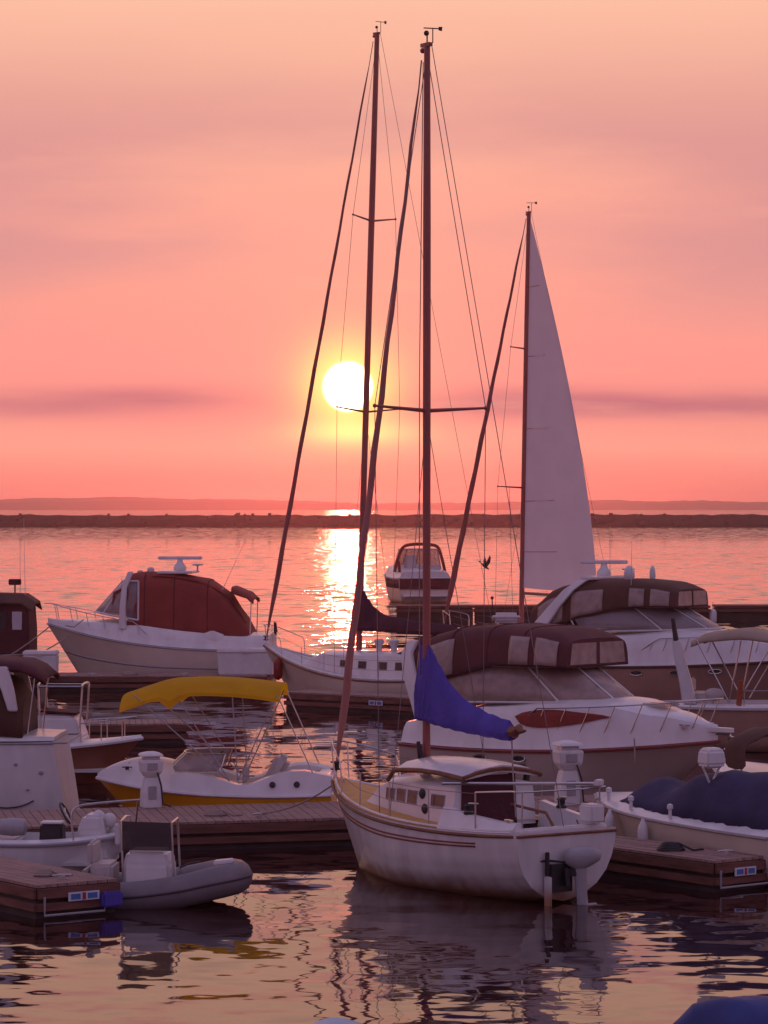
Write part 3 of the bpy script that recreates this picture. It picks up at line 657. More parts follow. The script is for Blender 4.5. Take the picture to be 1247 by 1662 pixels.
def pedestal(label, p, s=1.0):
    root = thing('power_pedestal', label, 'power pedestal', p, .25, 'dock power pedestals')
    sq = lambda a, z: [V((a*x*s, a*y*s, z*s)) for x, y in ((-1, -1), (1, -1), (1, 1), (-1, 1))]
    MB().loft([sq(.19, 0), sq(.185, .30), sq(.135, .56), sq(.12, .60)]).build('base', 'white_plastic', root, bevel=.012)
    hd = MB().loft([sq(.125, .60), sq(.20, .72), sq(.22, .92), sq(.20, .95)]).build('head', 'white_plastic', root, bevel=.012)
    MB().loft([sq(.16, .95), sq(.15, 1.02)]).build('lamp', 'lamp_glass', root, bevel=.006)
    MB().loft([sq(.23, 1.02), sq(.20, 1.07), sq(.07, 1.11)]).build('cap', 'white_plastic', root, bevel=.01)
    MB().box((0, -.218*s, .82*s), (.20*s, .02, .14*s)).build('socket_cover', 'grey_plastic', hd, bevel=.005)
    MB().box((0, -.190*s, .30*s), (.16*s, .02, .26*s)).build('door', 'grey_plastic', root, bevel=.004)
    MB().tube([(.1*s, -.2*s, .7*s), (.16*s, -.28*s, .45*s), (.20*s, -.26*s, .08), (.35*s, -.3*s, .03)], .018, 6).build('power_cord', 'black_plastic', root, True)
pedestal('white dock power pedestal standing in front of the yellow striped boat', at(245, 1310, .5), .92)
pedestal('white dock power pedestal standing between the sailboat and the cream cruiser', at(922, 1306, .5), 1.07)

def dock_box(label, p, d, ang):
    root = thing('dock_box', label, 'dock box', p, ang)
    MB().box((0, 0, d[2]*.42), (d[0], d[1], d[2]*.84), taper=1.04).build('body', 'white_plastic', root, bevel=.03)
    lid = MB().box((0, 0, d[2]*.93), (d[0]*1.08, d[1]*1.1, d[2]*.16), taper=.95).build('lid', 'gelcoat', root, bevel=.03)
    MB().box((0, -d[1]*.56, d[2]*.86), (.12, .03, .08)).build('latch', 'stainless', lid)
dock_box('white dock box on the far dock by the left bow', at(62, 1101, .5)+V((0, .8, 0)), (1.05, .7, .85), 0)
dock_box('long white dock box beside the stern of the maroon canvas cruiser', at(398, 1096, .5)+V((0, .5, 0)), (1.75, .7, .85), 0)

# floating breakwater docks
def log(label, x0, x1, d):
    root = thing('floating_breakwater', label, 'floating breakwater', ((x0+x1)/2, d, 0), 0)
    n = max(1, round((x1-x0)/4.2)); w_ = (x1-x0)/n
    for i in range(n):
        MB().box((x0+w_*(i+.5)-(x0+x1)/2, 0, .25), (w_-.12, 1.9, .9)).build('pontoon', 'dock_float', root, bevel=.04)
    MB().box((0, 0, .77), (x1-x0, 2.1, .12)).build('timber_cap', 'dock_timber', root, bevel=.02)
    MB().box((0, -1.03, .58), (x1-x0, .08, .16)).build('waler', 'dock_timber', root)
log('dark floating breakwater behind the sail boat with hoisted white sail', .6, 17.0, 155)
log('dark floating breakwater section at the right edge beyond the cruisers', 17.35, 34, 155.4)
mb = thing('marker_buoy', 'small white buoy in the gap of the floating breakwater', 'buoy', (17.15, 154.2, 0))
MB().lathe([(.05, -.2), (.16, -.1), (.2, .1), (.2, .45), (.14, .6), (.05, .66)], (0, 0, 0), 12).build('float', 'white_plastic', mb, True)
MB().tube([(0, 0, .6), (0, 0, 1.0)], .02, 6).build('staff', 'stainless', mb)

# ================================================================== SAILBOAT, near, blue cover
S1 = thing('sailboat', 'white sailboat with blue sail cover and outboard motor seen from the stern', 'sailboat', (2.72, 44.8, 0), math.atan2(5.54, -3.60))
H = Hull(6.6, 2.32, (1.10, 1.05, 1.38), tw=.80, kind='round', rake=.95, tm=.40, p=2.1, draft=.35, trake=-.10)
h = H.mesh().build('hull', 'gelcoat_hull', S1, True)
for s in (1, -1):
    MB().tube([p+V((0, s*.008, -.05)) for p in H.sheerline(.0, .997, 0, 0, s, 30)], .026, 6).build('rub_rail', 'teak', h, True)
    H.band(.125, .142, s, .008, .13, .985).build('stripe', 'stripe_red', h, True, thick=.006)
    H.band(.160, .178, s, .008, .13, .975).build('stripe', 'stripe_red', h, True, thick=.006)
    MB().tube(H.sheerline(.02, .98, .06, .03, s, 30), .022, 6).build('toe_rail', 'gelcoat', S1, True)
MB().tube([(-.09, y, H.z(0)-.05) for y in (-.93, -.5, 0, .5, .93)], .026, 6).build('rub_rail', 'teak', h, True)
H.deck(.27, .995, .02, lambda t: .05).build('deck', 'nonskid_tan', S1, True)
# cockpit
for s in (1, -1):
    MB().loft([[V((x, s*(H.hb(x/6.6)-.03), H.z(x/6.6))), V((x, s*(H.hb(x/6.6)-.16), H.z(x/6.6)+q)), V((x, s*(H.hb(x/6.6)-.27), H.z(x/6.6)+q)), V((x, s*(H.hb(x/6.6)-.34), H.z(x/6.6)-.3))] for x, q in ((.12, .13), (.6, .17), (1.2, .24), (1.8, .33))], closed=True).build('coaming', 'gelcoat', S1, True)
    wn = MB().lathe([(.075, 0), (.085, .03), (.055, .06), (.06, .12), (.08, .14), (.05, .16)], (1.25, s*(H.hb(.19)-.215), H.z(.19)+.24), 14).build('winch', 'black_plastic', S1, True)
    MB().tube([(1.25, s*(H.hb(.19)-.215), H.z(.19)+.41), (1.05, s*(H.hb(.19)-.25), H.z(.19)+.42)], .014, 6).build('winch_handle', 'stainless', wn)
MB().box((.9, 0, H.z(.1)-.28), (1.75, 1.5, .06)).build('cockpit_sole', 'nonskid_white', S1)
MB().box((.08, 0, H.z(0)-.1), (.14, 1.7, .30)).build('transom_cap', 'gelcoat', S1, bevel=.03)
cab, cs = cabin(S1, H, 1.82, 4.75, .80, .56, 1.66, 1.58, slope=.8)
cabin_windows(cab, cs, [(.10, .24, .46, .74), (.40, .50, .42, .76), (.53, .62, .42, .76), (.65, .74, .42, .74)], 'tinted_glass')
for u, v in ((.05, .34), (.30, .36), (.34, .72)):
    c = cs(u, v, 1); MB().lathe([(.075, 0), (.085, .02), (.05, .05)], c, 12, Matrix.Rotation(R(-90), 3, 'X')).build('vent', 'black_plastic', cab, True)
# companionway with dark red canvas, sliding top with teak rails
MB().prism([(-.42, 1.02), (.64, 1.02), (.62, 1.72), (.30, 1.80), (-.38, 1.80)], lambda p, a: V((a, p[0], p[1])), 1.795, 1.82).build('companionway_screen', 'canvas_burgundy', cab)
tp = []
for x in (1.62, 1.75, 2.2, 2.7, 3.2, 3.55):
    q = .05*math.sin((x-1.62)/1.93*math.pi)
    tp.append([V((x, y, 1.80+q+.11*(1-(y/.72)**2)+dz)) for y, dz in ((-.72, 0), (-.5, .05), (0, .06), (.5, .05), (.72, 0), (.72, -.045), (0, -.045), (-.72, -.045))])
tpo = MB().loft(tp).build('sliding_top', 'gelcoat', S1, True)
for s in (1, -1):
    MB().tube([(x, s*.735, 1.80+.05*math.sin((x-1.62)/1.93*math.pi)-.02) for x in (1.6, 1.9, 2.3, 2.8, 3.2, 3.55)]+[(3.8, s*.70, 1.60)], .038, 6).build('teak_rail', 'teak', tpo, True)
MB().tube([(1.605, y, 1.80+.11*(1-(y/.72)**2)) for y in (-.73, -.5, -.25, 0, .25, .5, .73)], .034, 6).build('teak_rail', 'teak', tpo, True)
MB().box((4.05, 0, 1.70), (.52, .50, .06)).build('fore_hatch', 'tinted_glass', cab, bevel=.015)
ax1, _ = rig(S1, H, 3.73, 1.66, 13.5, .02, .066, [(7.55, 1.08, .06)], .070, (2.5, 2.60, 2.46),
    [(-.085, .45, .06, .10), (-.06, 1.15, .07, .155), (.03, 1.18, .07, .17), (.10, 1.0, .10, .19), (.25, .62, .12, .19), (.45, .38, .13, .17), (.70, .25, .13, .15), (.93, .20, .12, .12), (.96, .13, .08, .08)], 'canvas_blue', 'jib_white_glare')
MB().tube([(1.34, 0, 2.50), (1.24, .02, 2.50), (1.16, -.01, 2.56), (1.08, .03, 2.52), (.98, 0, 2.54)], [.10, .07, .075, .04, .02], 8).build('boom_end_bundle', 'teak', S1, True)
MB().tube([(1.35, 0, 2.38), (1.25, .05, 1.9), (1.1, .1, 1.2)], .012, 6).build('mainsheet', 'rope', S1)
MB().tube([(3.80, .09, 3.0), (3.80, .09, 8.0), (3.75, .05, 13.2)], .008, 5).build('halyard', 'rope', S1)
MB().tube([(3.73, .1, 1.75), (3.66, .13, 1.85), (3.72, .17, 2.2)], [.05, .07, .03], 7).build('halyard_bundle', 'black_plastic', S1, True)
pulpit(S1, H, .62, 1.2); pushpit(S1, H, .60, .9); lifelines(S1, H, .14, .82, 4, .58)
# horseshoe buoy and spare pole on the rails
MB().tube([(2.35, -.95+.0, 1.46), (2.36, -1.02, 1.72), (2.36, -.93, 1.86), (2.36, -.80, 1.86), (2.36, -.71, 1.72), (2.35, -.78, 1.48)], .06, 8).build('horseshoe_buoy', 'black_plastic', S1, True)
pole = MB().tube([(1.9, .93, 1.70), (.1, -.66, 1.76)], .026, 7).build('whisker_pole', 'stainless', S1, True)
MB().box((.04, -.70, 1.78), (.10, .22, .09), Matrix.Rotation(.6, 3, 'Z')).build('pole_end', 'white_plastic', pole, bevel=.015)
MB().box((.06, -.58, 1.32), (.34, .26, .28)).build('stern_locker', 'gelcoat', S1, bevel=.03)
MB().tube([(.25, 0, 1.12), (.45, 0, 1.32), (1.3, .05, 1.38)], .024, 7).build('tiller', 'teak', S1, True)
ob = outboard(S1, (-.18, .12, .48), tilt=R(4), s=1.02, turn=R(62), m='grey_plastic')
MB().box((-.13, .16, .40), (.10, .40, .42)).build('motor_bracket', 'black_plastic', ob, bevel=.01)
MB().box((-.13, .40, .62), (.04, .07, .36)).build('rudder_head', 'black_plastic', S1, bevel=.01)
MB().box((-.15, .40, .06), (.16, .04, .75)).build('rudder', 'gelcoat_hull', S1, bevel=.012)
for s in (1, -1): cleat(S1, (.30, s*.80, H.z(.05)+.14), 0, .9)
cleat(S1, (6.1, .12, H.z(.93)+.06), 0, .9)

# ================================================================== SAILBOAT, middle, purple cover
u2 = V((-.75, .66, 0)); M2 = V((-.77, 91.0, 0)); L2 = 9.7; xm2 = 5.64
S2 = thing('sailboat', 'white sailboat with dark purple sail cover moored in front of the sun', 'sailboat', M2-u2*xm2, math.atan2(u2.y, u2.x))
H = Hull(L2, 3.0, (1.12, .80, 1.62), tw=.62, kind='round', rake=1.25, tm=.42, p=1.9, draft=.5)
h = hull_parts(S2, H, 'gelcoat_cream', 'teak', .03)
H.deck(.02, .995, .02, lambda t: .07).build('deck', 'nonskid_white', S2, True)
for s in (1, -1): MB().tube(H.sheerline(.03, .985, .05, .05, s, 30), .03, 6).build('toe_rail', 'gelcoat', S2, True)
cab, cs = cabin(S2, H, 2.6, 7.5, 1.02, .72, 1.55, 1.46, slope=.9)
cabin_windows(cab, cs, [(.08, .15, .42, .72), (.22, .30, .42, .72), (.40, .47, .42, .72), (.56, .63, .42, .72)])
MB().box((4.9, -.1, 1.72), (.6, .6, .12)).build('hatch', 'tinted_glass', cab, bevel=.02)
dg = Arch([(2.2, .85, 1.35, 2.05), (2.8, .9, 1.4, 2.1), (3.5, .7, 1.5, 1.62)], .6); dg.build('spray_hood', 'canvas_purple', S2, caps=False)
for x in (3.9, 4.5): MB().lathe([(.09, 0), (.09, .2), (.14, .26), (.16, .38), (.1, .42)], (x, .35, 1.55), 12).build('dorade_vent', 'white_plastic', S2, True)
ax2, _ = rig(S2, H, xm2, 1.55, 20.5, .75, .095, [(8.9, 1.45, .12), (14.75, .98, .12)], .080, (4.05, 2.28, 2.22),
    [(-.04, .6, .05, .10), (-.02, 1.38, .1, .17), (.02, 1.36, .1, .2), (.07, 1.05, .1, .24), (.14, .68, .1, .27), (.26, .42, .1, .28), (.45, .34, .12, .26), (.7, .28, .12, .22), (.95, .22, .12, .16), (.99, .1, .06, .08)], 'canvas_purple', 'jib_cloth_glare')
pulpit(S2, H, .62, 1.3); pushpit(S2, H, .6, .9); lifelines(S2, H, .12, .86, 6, .6)
MB().tube([(8.9, .30, 1.95), (8.9, .30, 2.35), (8.85, .30, 2.05)], .05, 6).build('pulpit_lamp', 'black_plastic', S2, True)
fender(S2, H.pt(.88, .1, 1)+V((0, .13, .05)), .15, .55, 'fender_red')
MB().tube([(2.0, .5, 1.2), (2.05, .5, 1.95), (2.05, -.5, 1.95), (2.0, -.5, 1.2)], .02, 6).build('wheel_guard', 'stainless', S2)
MB().tube([(1.9+.02, .45*math.cos(a), 1.65+.45*math.sin(a)) for a in (2*math.pi*i/20 for i in range(20))], .018, 6, closed=True).build('steering_wheel', 'stainless', S2, True)

# ================================================================== SAILBOAT, far, hoisted white sail
u3 = V((-.6, .8, 0)); M3 = V((5.15, 111.0, 0)); L3 = 10.4; xm3 = 5.6
S3 = thing('sailboat', 'sailboat with its tall white mainsail hoisted behind the motor cruisers', 'sailboat', M3-u3*xm3, math.atan2(u3.y, u3.x))
H = Hull(L3, 3.1, (1.1, 1.0, 1.35), tw=.75, kind='round', rake=1.2, tm=.42, p=2.0, draft=.5)
hull_parts(S3, H, 'gelcoat_hull', 'teak', .03); H.deck(.02, .995, .02, lambda t: .07).build('deck', 'nonskid_white', S3, True)
cab, cs = cabin(S3, H, 2.8, 7.6, 1.0, .7, 1.5, 1.42, slope=.9)
cabin_windows(cab, cs, [(.1, .25, .4, .7), (.35, .5, .4, .7), (.58, .66, .4, .7)])
zt3 = 6+477*111/4800
ax3, _ = rig(S3, H, xm3, 1.5, zt3, .45, .10, [(6.7, 1.35, .05), (11.9, .85, .05)], .115, (4.35, 2.75, 2.68), None, None, 'jib_cloth_glare')
pulpit(S3, H); pushpit(S3, H); lifelines(S3, H, .12, .86, 5, .6)
luff = [(zt3-.35, .03), (14.8, .98), (12.5, 1.78), (10.0, 2.56), (6.8, 3.32), (4.7, 3.78), (2.95, 4.12)]
zsq = [q[0] for q in luff][::-1]; lsq = [q[1] for q in luff][::-1]
rows = []
for i in range(31):
    z = 2.95+(zt3-.35-2.95)*i/30; l = 4.15*(1-(i/30)**1.4)+.02
    rows.append([V((ax3(z)-.10-l*j/10, .22*math.sin(math.pi*j/10)*(l/4)*(.4+.6*math.sin(math.pi*i/30)), z-(.05*math.sin(math.pi*j/10) if i == 0 else 0))) for j in range(11)])
sail = MB().loft(rows, caps=False, closed=False).build('mainsail', 'sailcloth', S3, True)
for zf in (14.2, 11.6, 8.9, 6.2, 4.3):
    l = lerp(zsq, lsq, zf); MB().tube([(ax3(zf)-.12, .03, zf), (ax3(zf)-.1-l*.55, .2*(l/4), zf+.03)], .012, 5).build('batten', 'jib_white_glare', sail)
MB().tube([(ax3(6.5), .5, 1.1), (ax3(9), .75, 6.7)], .008, 5).build('flag_halyard', 'wire', S3)

# ================================================================== EXPRESS CRUISER, centre right, dark canvas
def cruiser_at(name, label, ang, stern, L): return thing(name, label, 'motor cruiser', stern, ang)
C1 = thing('motor_cruiser', 'cream hulled motor cruiser with dark maroon canvas top pointing its bow right', 'motor cruiser', (1.15, 62.48, 0), math.atan2(-.655, .755))
L = 7.15; H = Hull(L, 2.85, (1.08, 1.12, 1.42), tw=.9, kind='vee', rake=1.5, tm=.45, p=2.4, draft=.45)
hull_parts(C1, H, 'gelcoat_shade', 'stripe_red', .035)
HS = House(H, [0, .12, .3, .55, .70, .85, 1.0], [.42, .62, .85, .93, .86, .58, .26])
dk = HS.build('gelcoat', C1)
portholes(C1, H, (.32, .46, .60), .10, .17, .055)
for s, vs in ((-1, (.13, .205)), (1, (.795, .87))):       # long red tapered side panel
    rows = []
    for i in range(15):
        t = .43+(.735-.43)*i/14; f = math.sin(math.pi*(i/14)**.62)**.8 if 0 < i < 14 else .03; mid = (vs[0]+vs[1])/2; hw = (vs[1]-vs[0])/2*max(.03, f)
        rows.append([HS.pt(t, mid-hw)+V((0, s*.02, .012)), HS.pt(t, mid)+V((0, s*.025, .015)), HS.pt(t, mid+hw)+V((0, s*.02, .012))])
    MB().loft(rows, caps=False, closed=False).build('side_panel', 'canvas_maroon', dk, thick=.02)
ws = Shield(1.2, 5.0, 1.14, 2.12, 1.98, .75, 4.0, 1.06, 2.76); ws.build(C1, (.22, .42, .58, .78), 'vinyl_window')
A = Arch([(.12, 1.06, 2.10, 3.05), (.5, 1.10, 2.2, 3.36), (1.3, 1.14, 2.50, 3.52), (2.4, 1.14, 2.76, 3.58), (3.5, 1.12, 2.77, 3.54), (4.06, 1.06, 2.77, 3.42), (4.18, 1.04, 2.77, 3.34)], .36)
cv = A.build('canvas_top', 'canvas_dark', C1)
for v0, v1 in ((.02, .26), (.74, .98)):
    A.panel('window', 'vinyl_window', cv, .05, .30, v0, v1, .03, 'canvas_dark')
    A.panel('window', 'vinyl_window', cv, .66, .78, v0, v1, .03, 'canvas_dark')
    A.panel('window', 'vinyl_window', cv, .82, .95, v0, v1, .03, 'canvas_dark')
for y0, y1 in ((-.92, -.06), (.06, .92)):
    MB().add([(4.2, y0, 2.83), (4.2, y1, 2.83), (4.198, y1*.93, 3.26), (4.198, y0*.93, 3.26)], [(0, 1, 2, 3)]).build('window', 'vinyl_window', cv, thick=.008)
for s in (1, -1):      # swept white arch legs at the stern
    MB().loft([[V((x-w_, s*y, z)), V((x+w_, s*y, z)), V((x+w_, s*(y-.10), z)), V((x-w_, s*(y-.10), z))] for x, y, z, w_ in ((.85, 1.26, 1.60, .45), (.50, 1.24, 2.0, .26), (.18, 1.20, 2.5, .17), (.08, 1.16, 2.95, .14), (.22, 1.10, 3.22, .12))]).build('arch_leg', 'gelcoat', C1, True, bevel=.02)
    MB().tube([A.pt(u, .02 if s < 0 else .98) for u in (0, .2, .4, .6, .8, 1)], .02, 6).build('canvas_seam', 'black_plastic', C1)
for u in (.28, .52, .74): MB().tube([A.pt(u, v/20)+V((0, 0, .01)) for v in range(21)], .022, 6).build('canvas_bow', 'canvas_burgundy', C1, True)
bow_rail(C1, H, .36, .95, .74, 8, lean=.36)
MB().prism([(6.65, -.14), (7.42, -.09), (7.5, 0), (7.42, .09), (6.65, .14)], lambda p, a: V((p[0], p[1], a)), 1.60, 1.68).build('bow_pulpit', 'gelcoat', C1)
an = MB().tube([(6.95, 0, 1.55), (7.4, 0, 1.55), (7.48, 0, 1.4)], .03, 6).build('anchor', 'stainless', C1)
MB().add([(7.48, -.16, 1.52), (7.34, 0, 1.24), (7.48, .16, 1.52)], [(0, 1, 2)]).build('fluke', 'stainless', an, thick=.03)
MB().box((5.75, 0, H.z(.8)+.80), (.55, .55, .07)).build('deck_hatch', 'clear_glass', C1, bevel=.02)
MB().box((-.28, 0, .34), (.62, 2.4, .10)).build('swim_platform', 'gelcoat', C1, bevel=.03)
MB().box((2.6, -.30, 2.32), (.55, .7, .16)).build('lime_cushion', 'lime', C1, bevel=.05)
MB().box((1.6, .4, 2.2), (.6, .6, .7)).build('helm_seat', 'seat_vinyl', C1, bevel=.08)
cleat(C1, (6.6, -.40, H.z(.93)+.30), 0, 1.2); cleat(C1, (6.6, .40, H.z(.93)+.30), 0, 1.2)
MB().tube([(5.85, -1.02, H.z(.82)+.18), (5.9, -1.07, 1.0)], .016, 6).build('fender_line', 'rope', C1)

# white raft canister on a post behind it
rc = thing('raft_canister', 'small white rounded canister standing beside the hoisted sail mast', 'canister', atd(822, 1011, 104))
MB().box((0, 0, .18), (1.0, .5, .36), taper=.92).build('shell', 'white_plastic', rc, bevel=.10)
MB().box((0, 0, .19), (1.02, .53, .03)).build('seam_band', 'grey_plastic', rc)
b = MB()
for s in (-1, 1): b.tube([(s*.3, 0, 0), (s*.3, 0, -1.95)], .04, 6)
b.build('stand', 'stainless', rc)
MB().tube([(-.48, 0, .3), (-.5, 0, .85)], .02, 6).ball((-.5, 0, .88), .06).build('nav_light', 'black_plastic', rc)

# ================================================================== CRUISER, right, far, clear enclosure
C2 = thing('motor_cruiser', 'white motor cruiser with clear enclosure, radar bar and dome at the right edge', 'motor cruiser', (4.6, 90.5, 0), math.atan2(-.55, .835))
L = 9.8; H = Hull(L, 3.2, (1.25, 1.32, 1.66), tw=.9, kind='vee', rake=1.6, tm=.45, p=2.5, draft=.5)
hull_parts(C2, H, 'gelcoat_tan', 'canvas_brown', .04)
HS = House(H, [0, .12, .3, .55, .70, .85, 1.0], [.42, .62, .88, .96, .82, .50, .22]); dk = HS.build('gelcoat', C2)
ws = Shield(2.2, 6.3, 1.22, 2.42, 2.25, 1.7, 5.1, 1.14, 3.02); ws.build(C2, (.2, .40, .60, .80), 'clear_glass')
A = Arch([(.5, 1.15, 2.3, 3.0), (1.3, 1.18, 2.4, 3.60), (2.4, 1.2, 2.7, 3.82), (3.7, 1.2, 2.98, 3.84), (4.7, 1.15, 3.03, 3.78), (5.25, 1.06, 3.03, 3.66), (5.4, 1.04, 3.03, 3.56)], .36)
cv = A.build('canvas_top', 'canvas_brown', C2)
for v0, v1 in ((.02, .24), (.76, .98)):
    for a, b_ in ((.06, .24), (.30, .52), (.70, .80), (.84, .96)): A.panel('window', 'vinyl_window', cv, a, b_, v0, v1, .03, 'canvas_brown')
for y0, y1 in ((-.92, -.06), (.06, .92)):
    MB().add([(5.43, y0, 3.08), (5.43, y1, 3.08), (5.42, y1*.93, 3.5), (5.42, y0*.93, 3.5)], [(0, 1, 2, 3)]).build('window', 'vinyl_window', cv, thick=.008)
for s in (1, -1):
    MB().loft([[V((x-w_, s*y, z)), V((x+w_, s*y, z)), V((x+w_, s*(y-.12), z)), V((x-w_, s*(y-.12), z))] for x, y, z, w_ in ((.55, 1.42, 1.8, .45), (.95, 1.38, 2.4, .26), (1.45, 1.33, 3.0, .2), (1.9, 1.25, 3.5, .18), (2.3, 1.1, 3.8, .16))]).build('arch_leg', 'gelcoat', C2, True, bevel=.02)
MB().box((2.4, 0, 3.86), (.5, 2.0, .10)).build('arch_top', 'gelcoat', C2, bevel=.03)
radar(C2, (2.35, .15, 3.9), 1.45, R(33)); dome(C2, (3.6, -.55, 3.80)); dome(C2, (3.9, .35, 3.78), .09)
MB().lathe([(.03, 0), (.03, .22), (.2, .24), (.2, .28), (.02, .30)], (3.1, .3, 3.85), 10).build('gps_mushroom', 'white_plastic', C2)
whip(C2, (2.2, .8, 3.8), 1.6); whip(C2, (3.9, -1.0, 3.3), 1.9, (.2, -.3))
bow_rail(C2, H, .40, .97, .70, 8, lean=.25)
MB().box((-.3, 0, .36), (.7, 2.7, .10)).build('swim_platform', 'gelcoat', C2, bevel=.03)
portholes(C2, H, (.45, .58, .70), .10, .2, .06)

# ================================================================== CRUISER, left, maroon canvas
C3 = thing('motor_cruiser', 'white motor cruiser with large maroon canvas and radar bar, bow pointing left', 'motor cruiser', (-3.75, 99.7, 0), R(176))
L = 7.7; H = Hull(L, 2.9, (1.25, 1.35, 2.05), tw=.9, kind='vee', rake=1.3, tm=.45, p=2.4, draft=.45)
hull_parts(C3, H, 'gelcoat_cream', 'grey_plastic', .03, stripe=[(.30, .325, 'grey_plastic')])
HS = House(H, [0, .12, .3, .55, .70, .85, 1.0], [.42, .48, .55, .62, .55, .34, .14]); dk = HS.build('gelcoat', C3)
ws = Shield(4.4, 6.0, 1.14, 2.46, 2.2, 4.4, 5.05, 1.06, 3.50); ws.build(C3, (.25, .42, .58, .75), 'clear_glass', 'white_plastic', .035)
A = Arch([(.62, 1.12, 1.55, 1.70), (.95, 1.14, 1.56, 2.35), (1.5, 1.16, 1.6, 3.15), (2.2, 1.16, 1.66, 3.58), (3.4, 1.16, 1.72, 3.78), (4.4, 1.14, 1.78, 3.80), (4.78, 1.12, 1.80, 3.72)], .34)
cv = A.build('canvas_enclosure', 'canvas_maroon', C3, caps=True)
for v0, v1 in ((.62, .66),): A.panel('flap', 'canvas_maroon', cv, .05, .80, v0, v1, .05)
for u in (.35, .62, .86): MB().tube([A.pt(u, v/20)+V((0, 0, .01)) for v in range(21)], .022, 6).build('canvas_bow', 'canvas_burgundy', C3, True)
for s in (1, -1):
    MB().loft([[V((x-w_, s*y, z)), V((x+w_, s*y, z)), V((x+w_, s*(y-.1), z)), V((x-w_, s*(y-.1), z))] for x, y, z, w_ in ((4.92, 1.24, 1.9, .13), (4.92, 1.22, 2.6, .10), (4.86, 1.20, 3.3, .09), (4.66, 1.12, 3.82, .09))]).build('arch_leg', 'gelcoat', C3, True, bevel=.02)
    MB().tube([(4.8, s*.95, 3.3), (5.25, s*.9, 3.1), (5.3, s*.88, 2.6)], .05, 6).build('visor_frame', 'canvas_maroon', C3, True)
# aft sun awning
aw = Arch([(.55, .95, 2.75, 2.9), (.8, 1.0, 2.95, 3.12), (1.3, 1.05, 3.1, 3.3)], .5); aw.build('aft_awning', 'canvas_maroon', C3, caps=False, thick=.05)
for s in (1, -1): MB().tube([(.62, s*.95, 2.8), (.66, s*1.05, 1.6)], .018, 6).build('awning_pole', 'stainless', C3, True)
MB().box((3.2, 0, 3.79), (1.2, 1.9, .09)).build('arch_top', 'gelcoat', C3, bevel=.03)
radar(C3, (3.15, 0, 3.84), 1.5, R(8)); MB().box((4.1, .3, 3.86), (.22, .22, .18)).build('search_light', 'white_plastic', C3, bevel=.04)
MB().lathe([(.03, 0), (.03, .22), (.18, .24), (.18, .28), (.02, .30)], (2.5, .4, 3.78), 10).build('gps_mushroom', 'white_plastic', C3)
whip(C3, (1.6, .9, 3.2), 1.9, (-.9, .1)); whip(C3, (5.0, .9, 3.2), .5)
bow_rail(C3, H, .50, .965, .62, 6)
for x, y in ((1.9, 1.2), (3.4, 1.25)):
    MB().lathe([(.03, .3), (.2, .18), (.24, -.1), (.2, -.35), (.03, -.45)], (x, y, 1.55), 12, None, (1.9, .35, 1)).build('moulded_coaming', 'gelcoat', C3, True)
MB().box((-.3, 0, .36), (.6, 2.4, .10)).build('swim_platform', 'gelcoat', C3, bevel=.03)
MB().tube([(6.3, .82, 2.2), (6.6, .95, 1.95), (6.9, .9, 2.0)], .02, 6).build('breast_line', 'rope', C3)

# ================================================================== CRUISER, far centre
C4 = thing('motor_cruiser', 'small motor cruiser with dark hull band moored alone on the sunlit water', 'motor cruiser', (2.55, 184.0, 0), R(101))
L = 7.6; H = Hull(L, 3.5, (1.55, 1.6, 1.9), tw=.96, kind='vee', rake=1.2, tm=.45, p=2.5, draft=.5)
hull_parts(C4, H, 'gelcoat_cream', 'white_plastic', .05, stripe=[(.04, .26, 'canvas_burgundy')])
HS = House(H, [0, .1, .3, .55, .75, 1.0], [.35, .45, .55, .62, .4, .12]); HS.build('gelcoat', C4)
MB().box((-.04, 0, 1.18), (.05, 3.2, .68)).build('transom_band', 'canvas_burgundy', C4)
MB().box((-.3, 0, .45), (.7, 2.9, .12)).build('swim_platform', 'gelcoat', C4, bevel=.03)
ws = Shield(2.0, 5.0, 1.45, 2.2, 2.0, 1.9, 3.8, 1.2, 3.3); ws.build(C4, (.25, .42, .58, .75), 'clear_glass', 'grey_plastic', .04)
MB().tube(spline([(1.6, 1.62, 1.9), (1.5, 1.38, 2.8), (1.4, 1.1, 3.45), (1.4, .5, 3.62), (1.4, -.5, 3.62), (1.4, -1.1, 3.45), (1.5, -1.38, 2.8), (1.6, -1.62, 1.9)], 4), .10, 8).build('radar_arch', 'canvas_maroon', C4, True)
MB().box((1.9, .55, 2.4), (.5, .7, 1.0)).build('helm_seat', 'seat_vinyl', C4, bevel=.1); MB().box((1.2, -.5, 2.1), (.9, 1.3, .5)).build('bench', 'seat_vinyl', C4, bevel=.1)
MB().tube([(.3, 1.55, 1.9), (.3, 1.6, 2.6)], .09, 7).build('rolled_cushion', 'canvas_maroon', C4, True)

# ================================================================== SMALL BOATS
def steering_wheel(root, c, r=.2, tilt=R(55), yaw=0.0):
    rt = Matrix.Rotation(yaw, 3, 'Z') @ Matrix.Rotation(tilt, 3, 'Y'); c = V(c); n = 20
    o = MB().tube([c+rt@V((r*math.cos(a), r*math.sin(a), 0)) for a in (2*math.pi*i/n for i in range(n))], .018, 6, closed=True).build('steering_wheel', 'black_plastic', root, True)
    for k in range(3):
        a = k*2*math.pi/3; MB().tube([c, c+rt@V((r*math.cos(a), r*math.sin(a), 0))], .012, 5).build('spoke', 'stainless', o)
def seat(root, c, d, m='seat_vinyl', back=True):
    c = V(c); o = MB().box(c, d).build('seat', m, root, bevel=.04)
    if back: MB().box(c+V((-d[0]*.5, 0, d[2]*.5+.16)), (.1, d[1], .34)).build('backrest', m, o, bevel=.04)

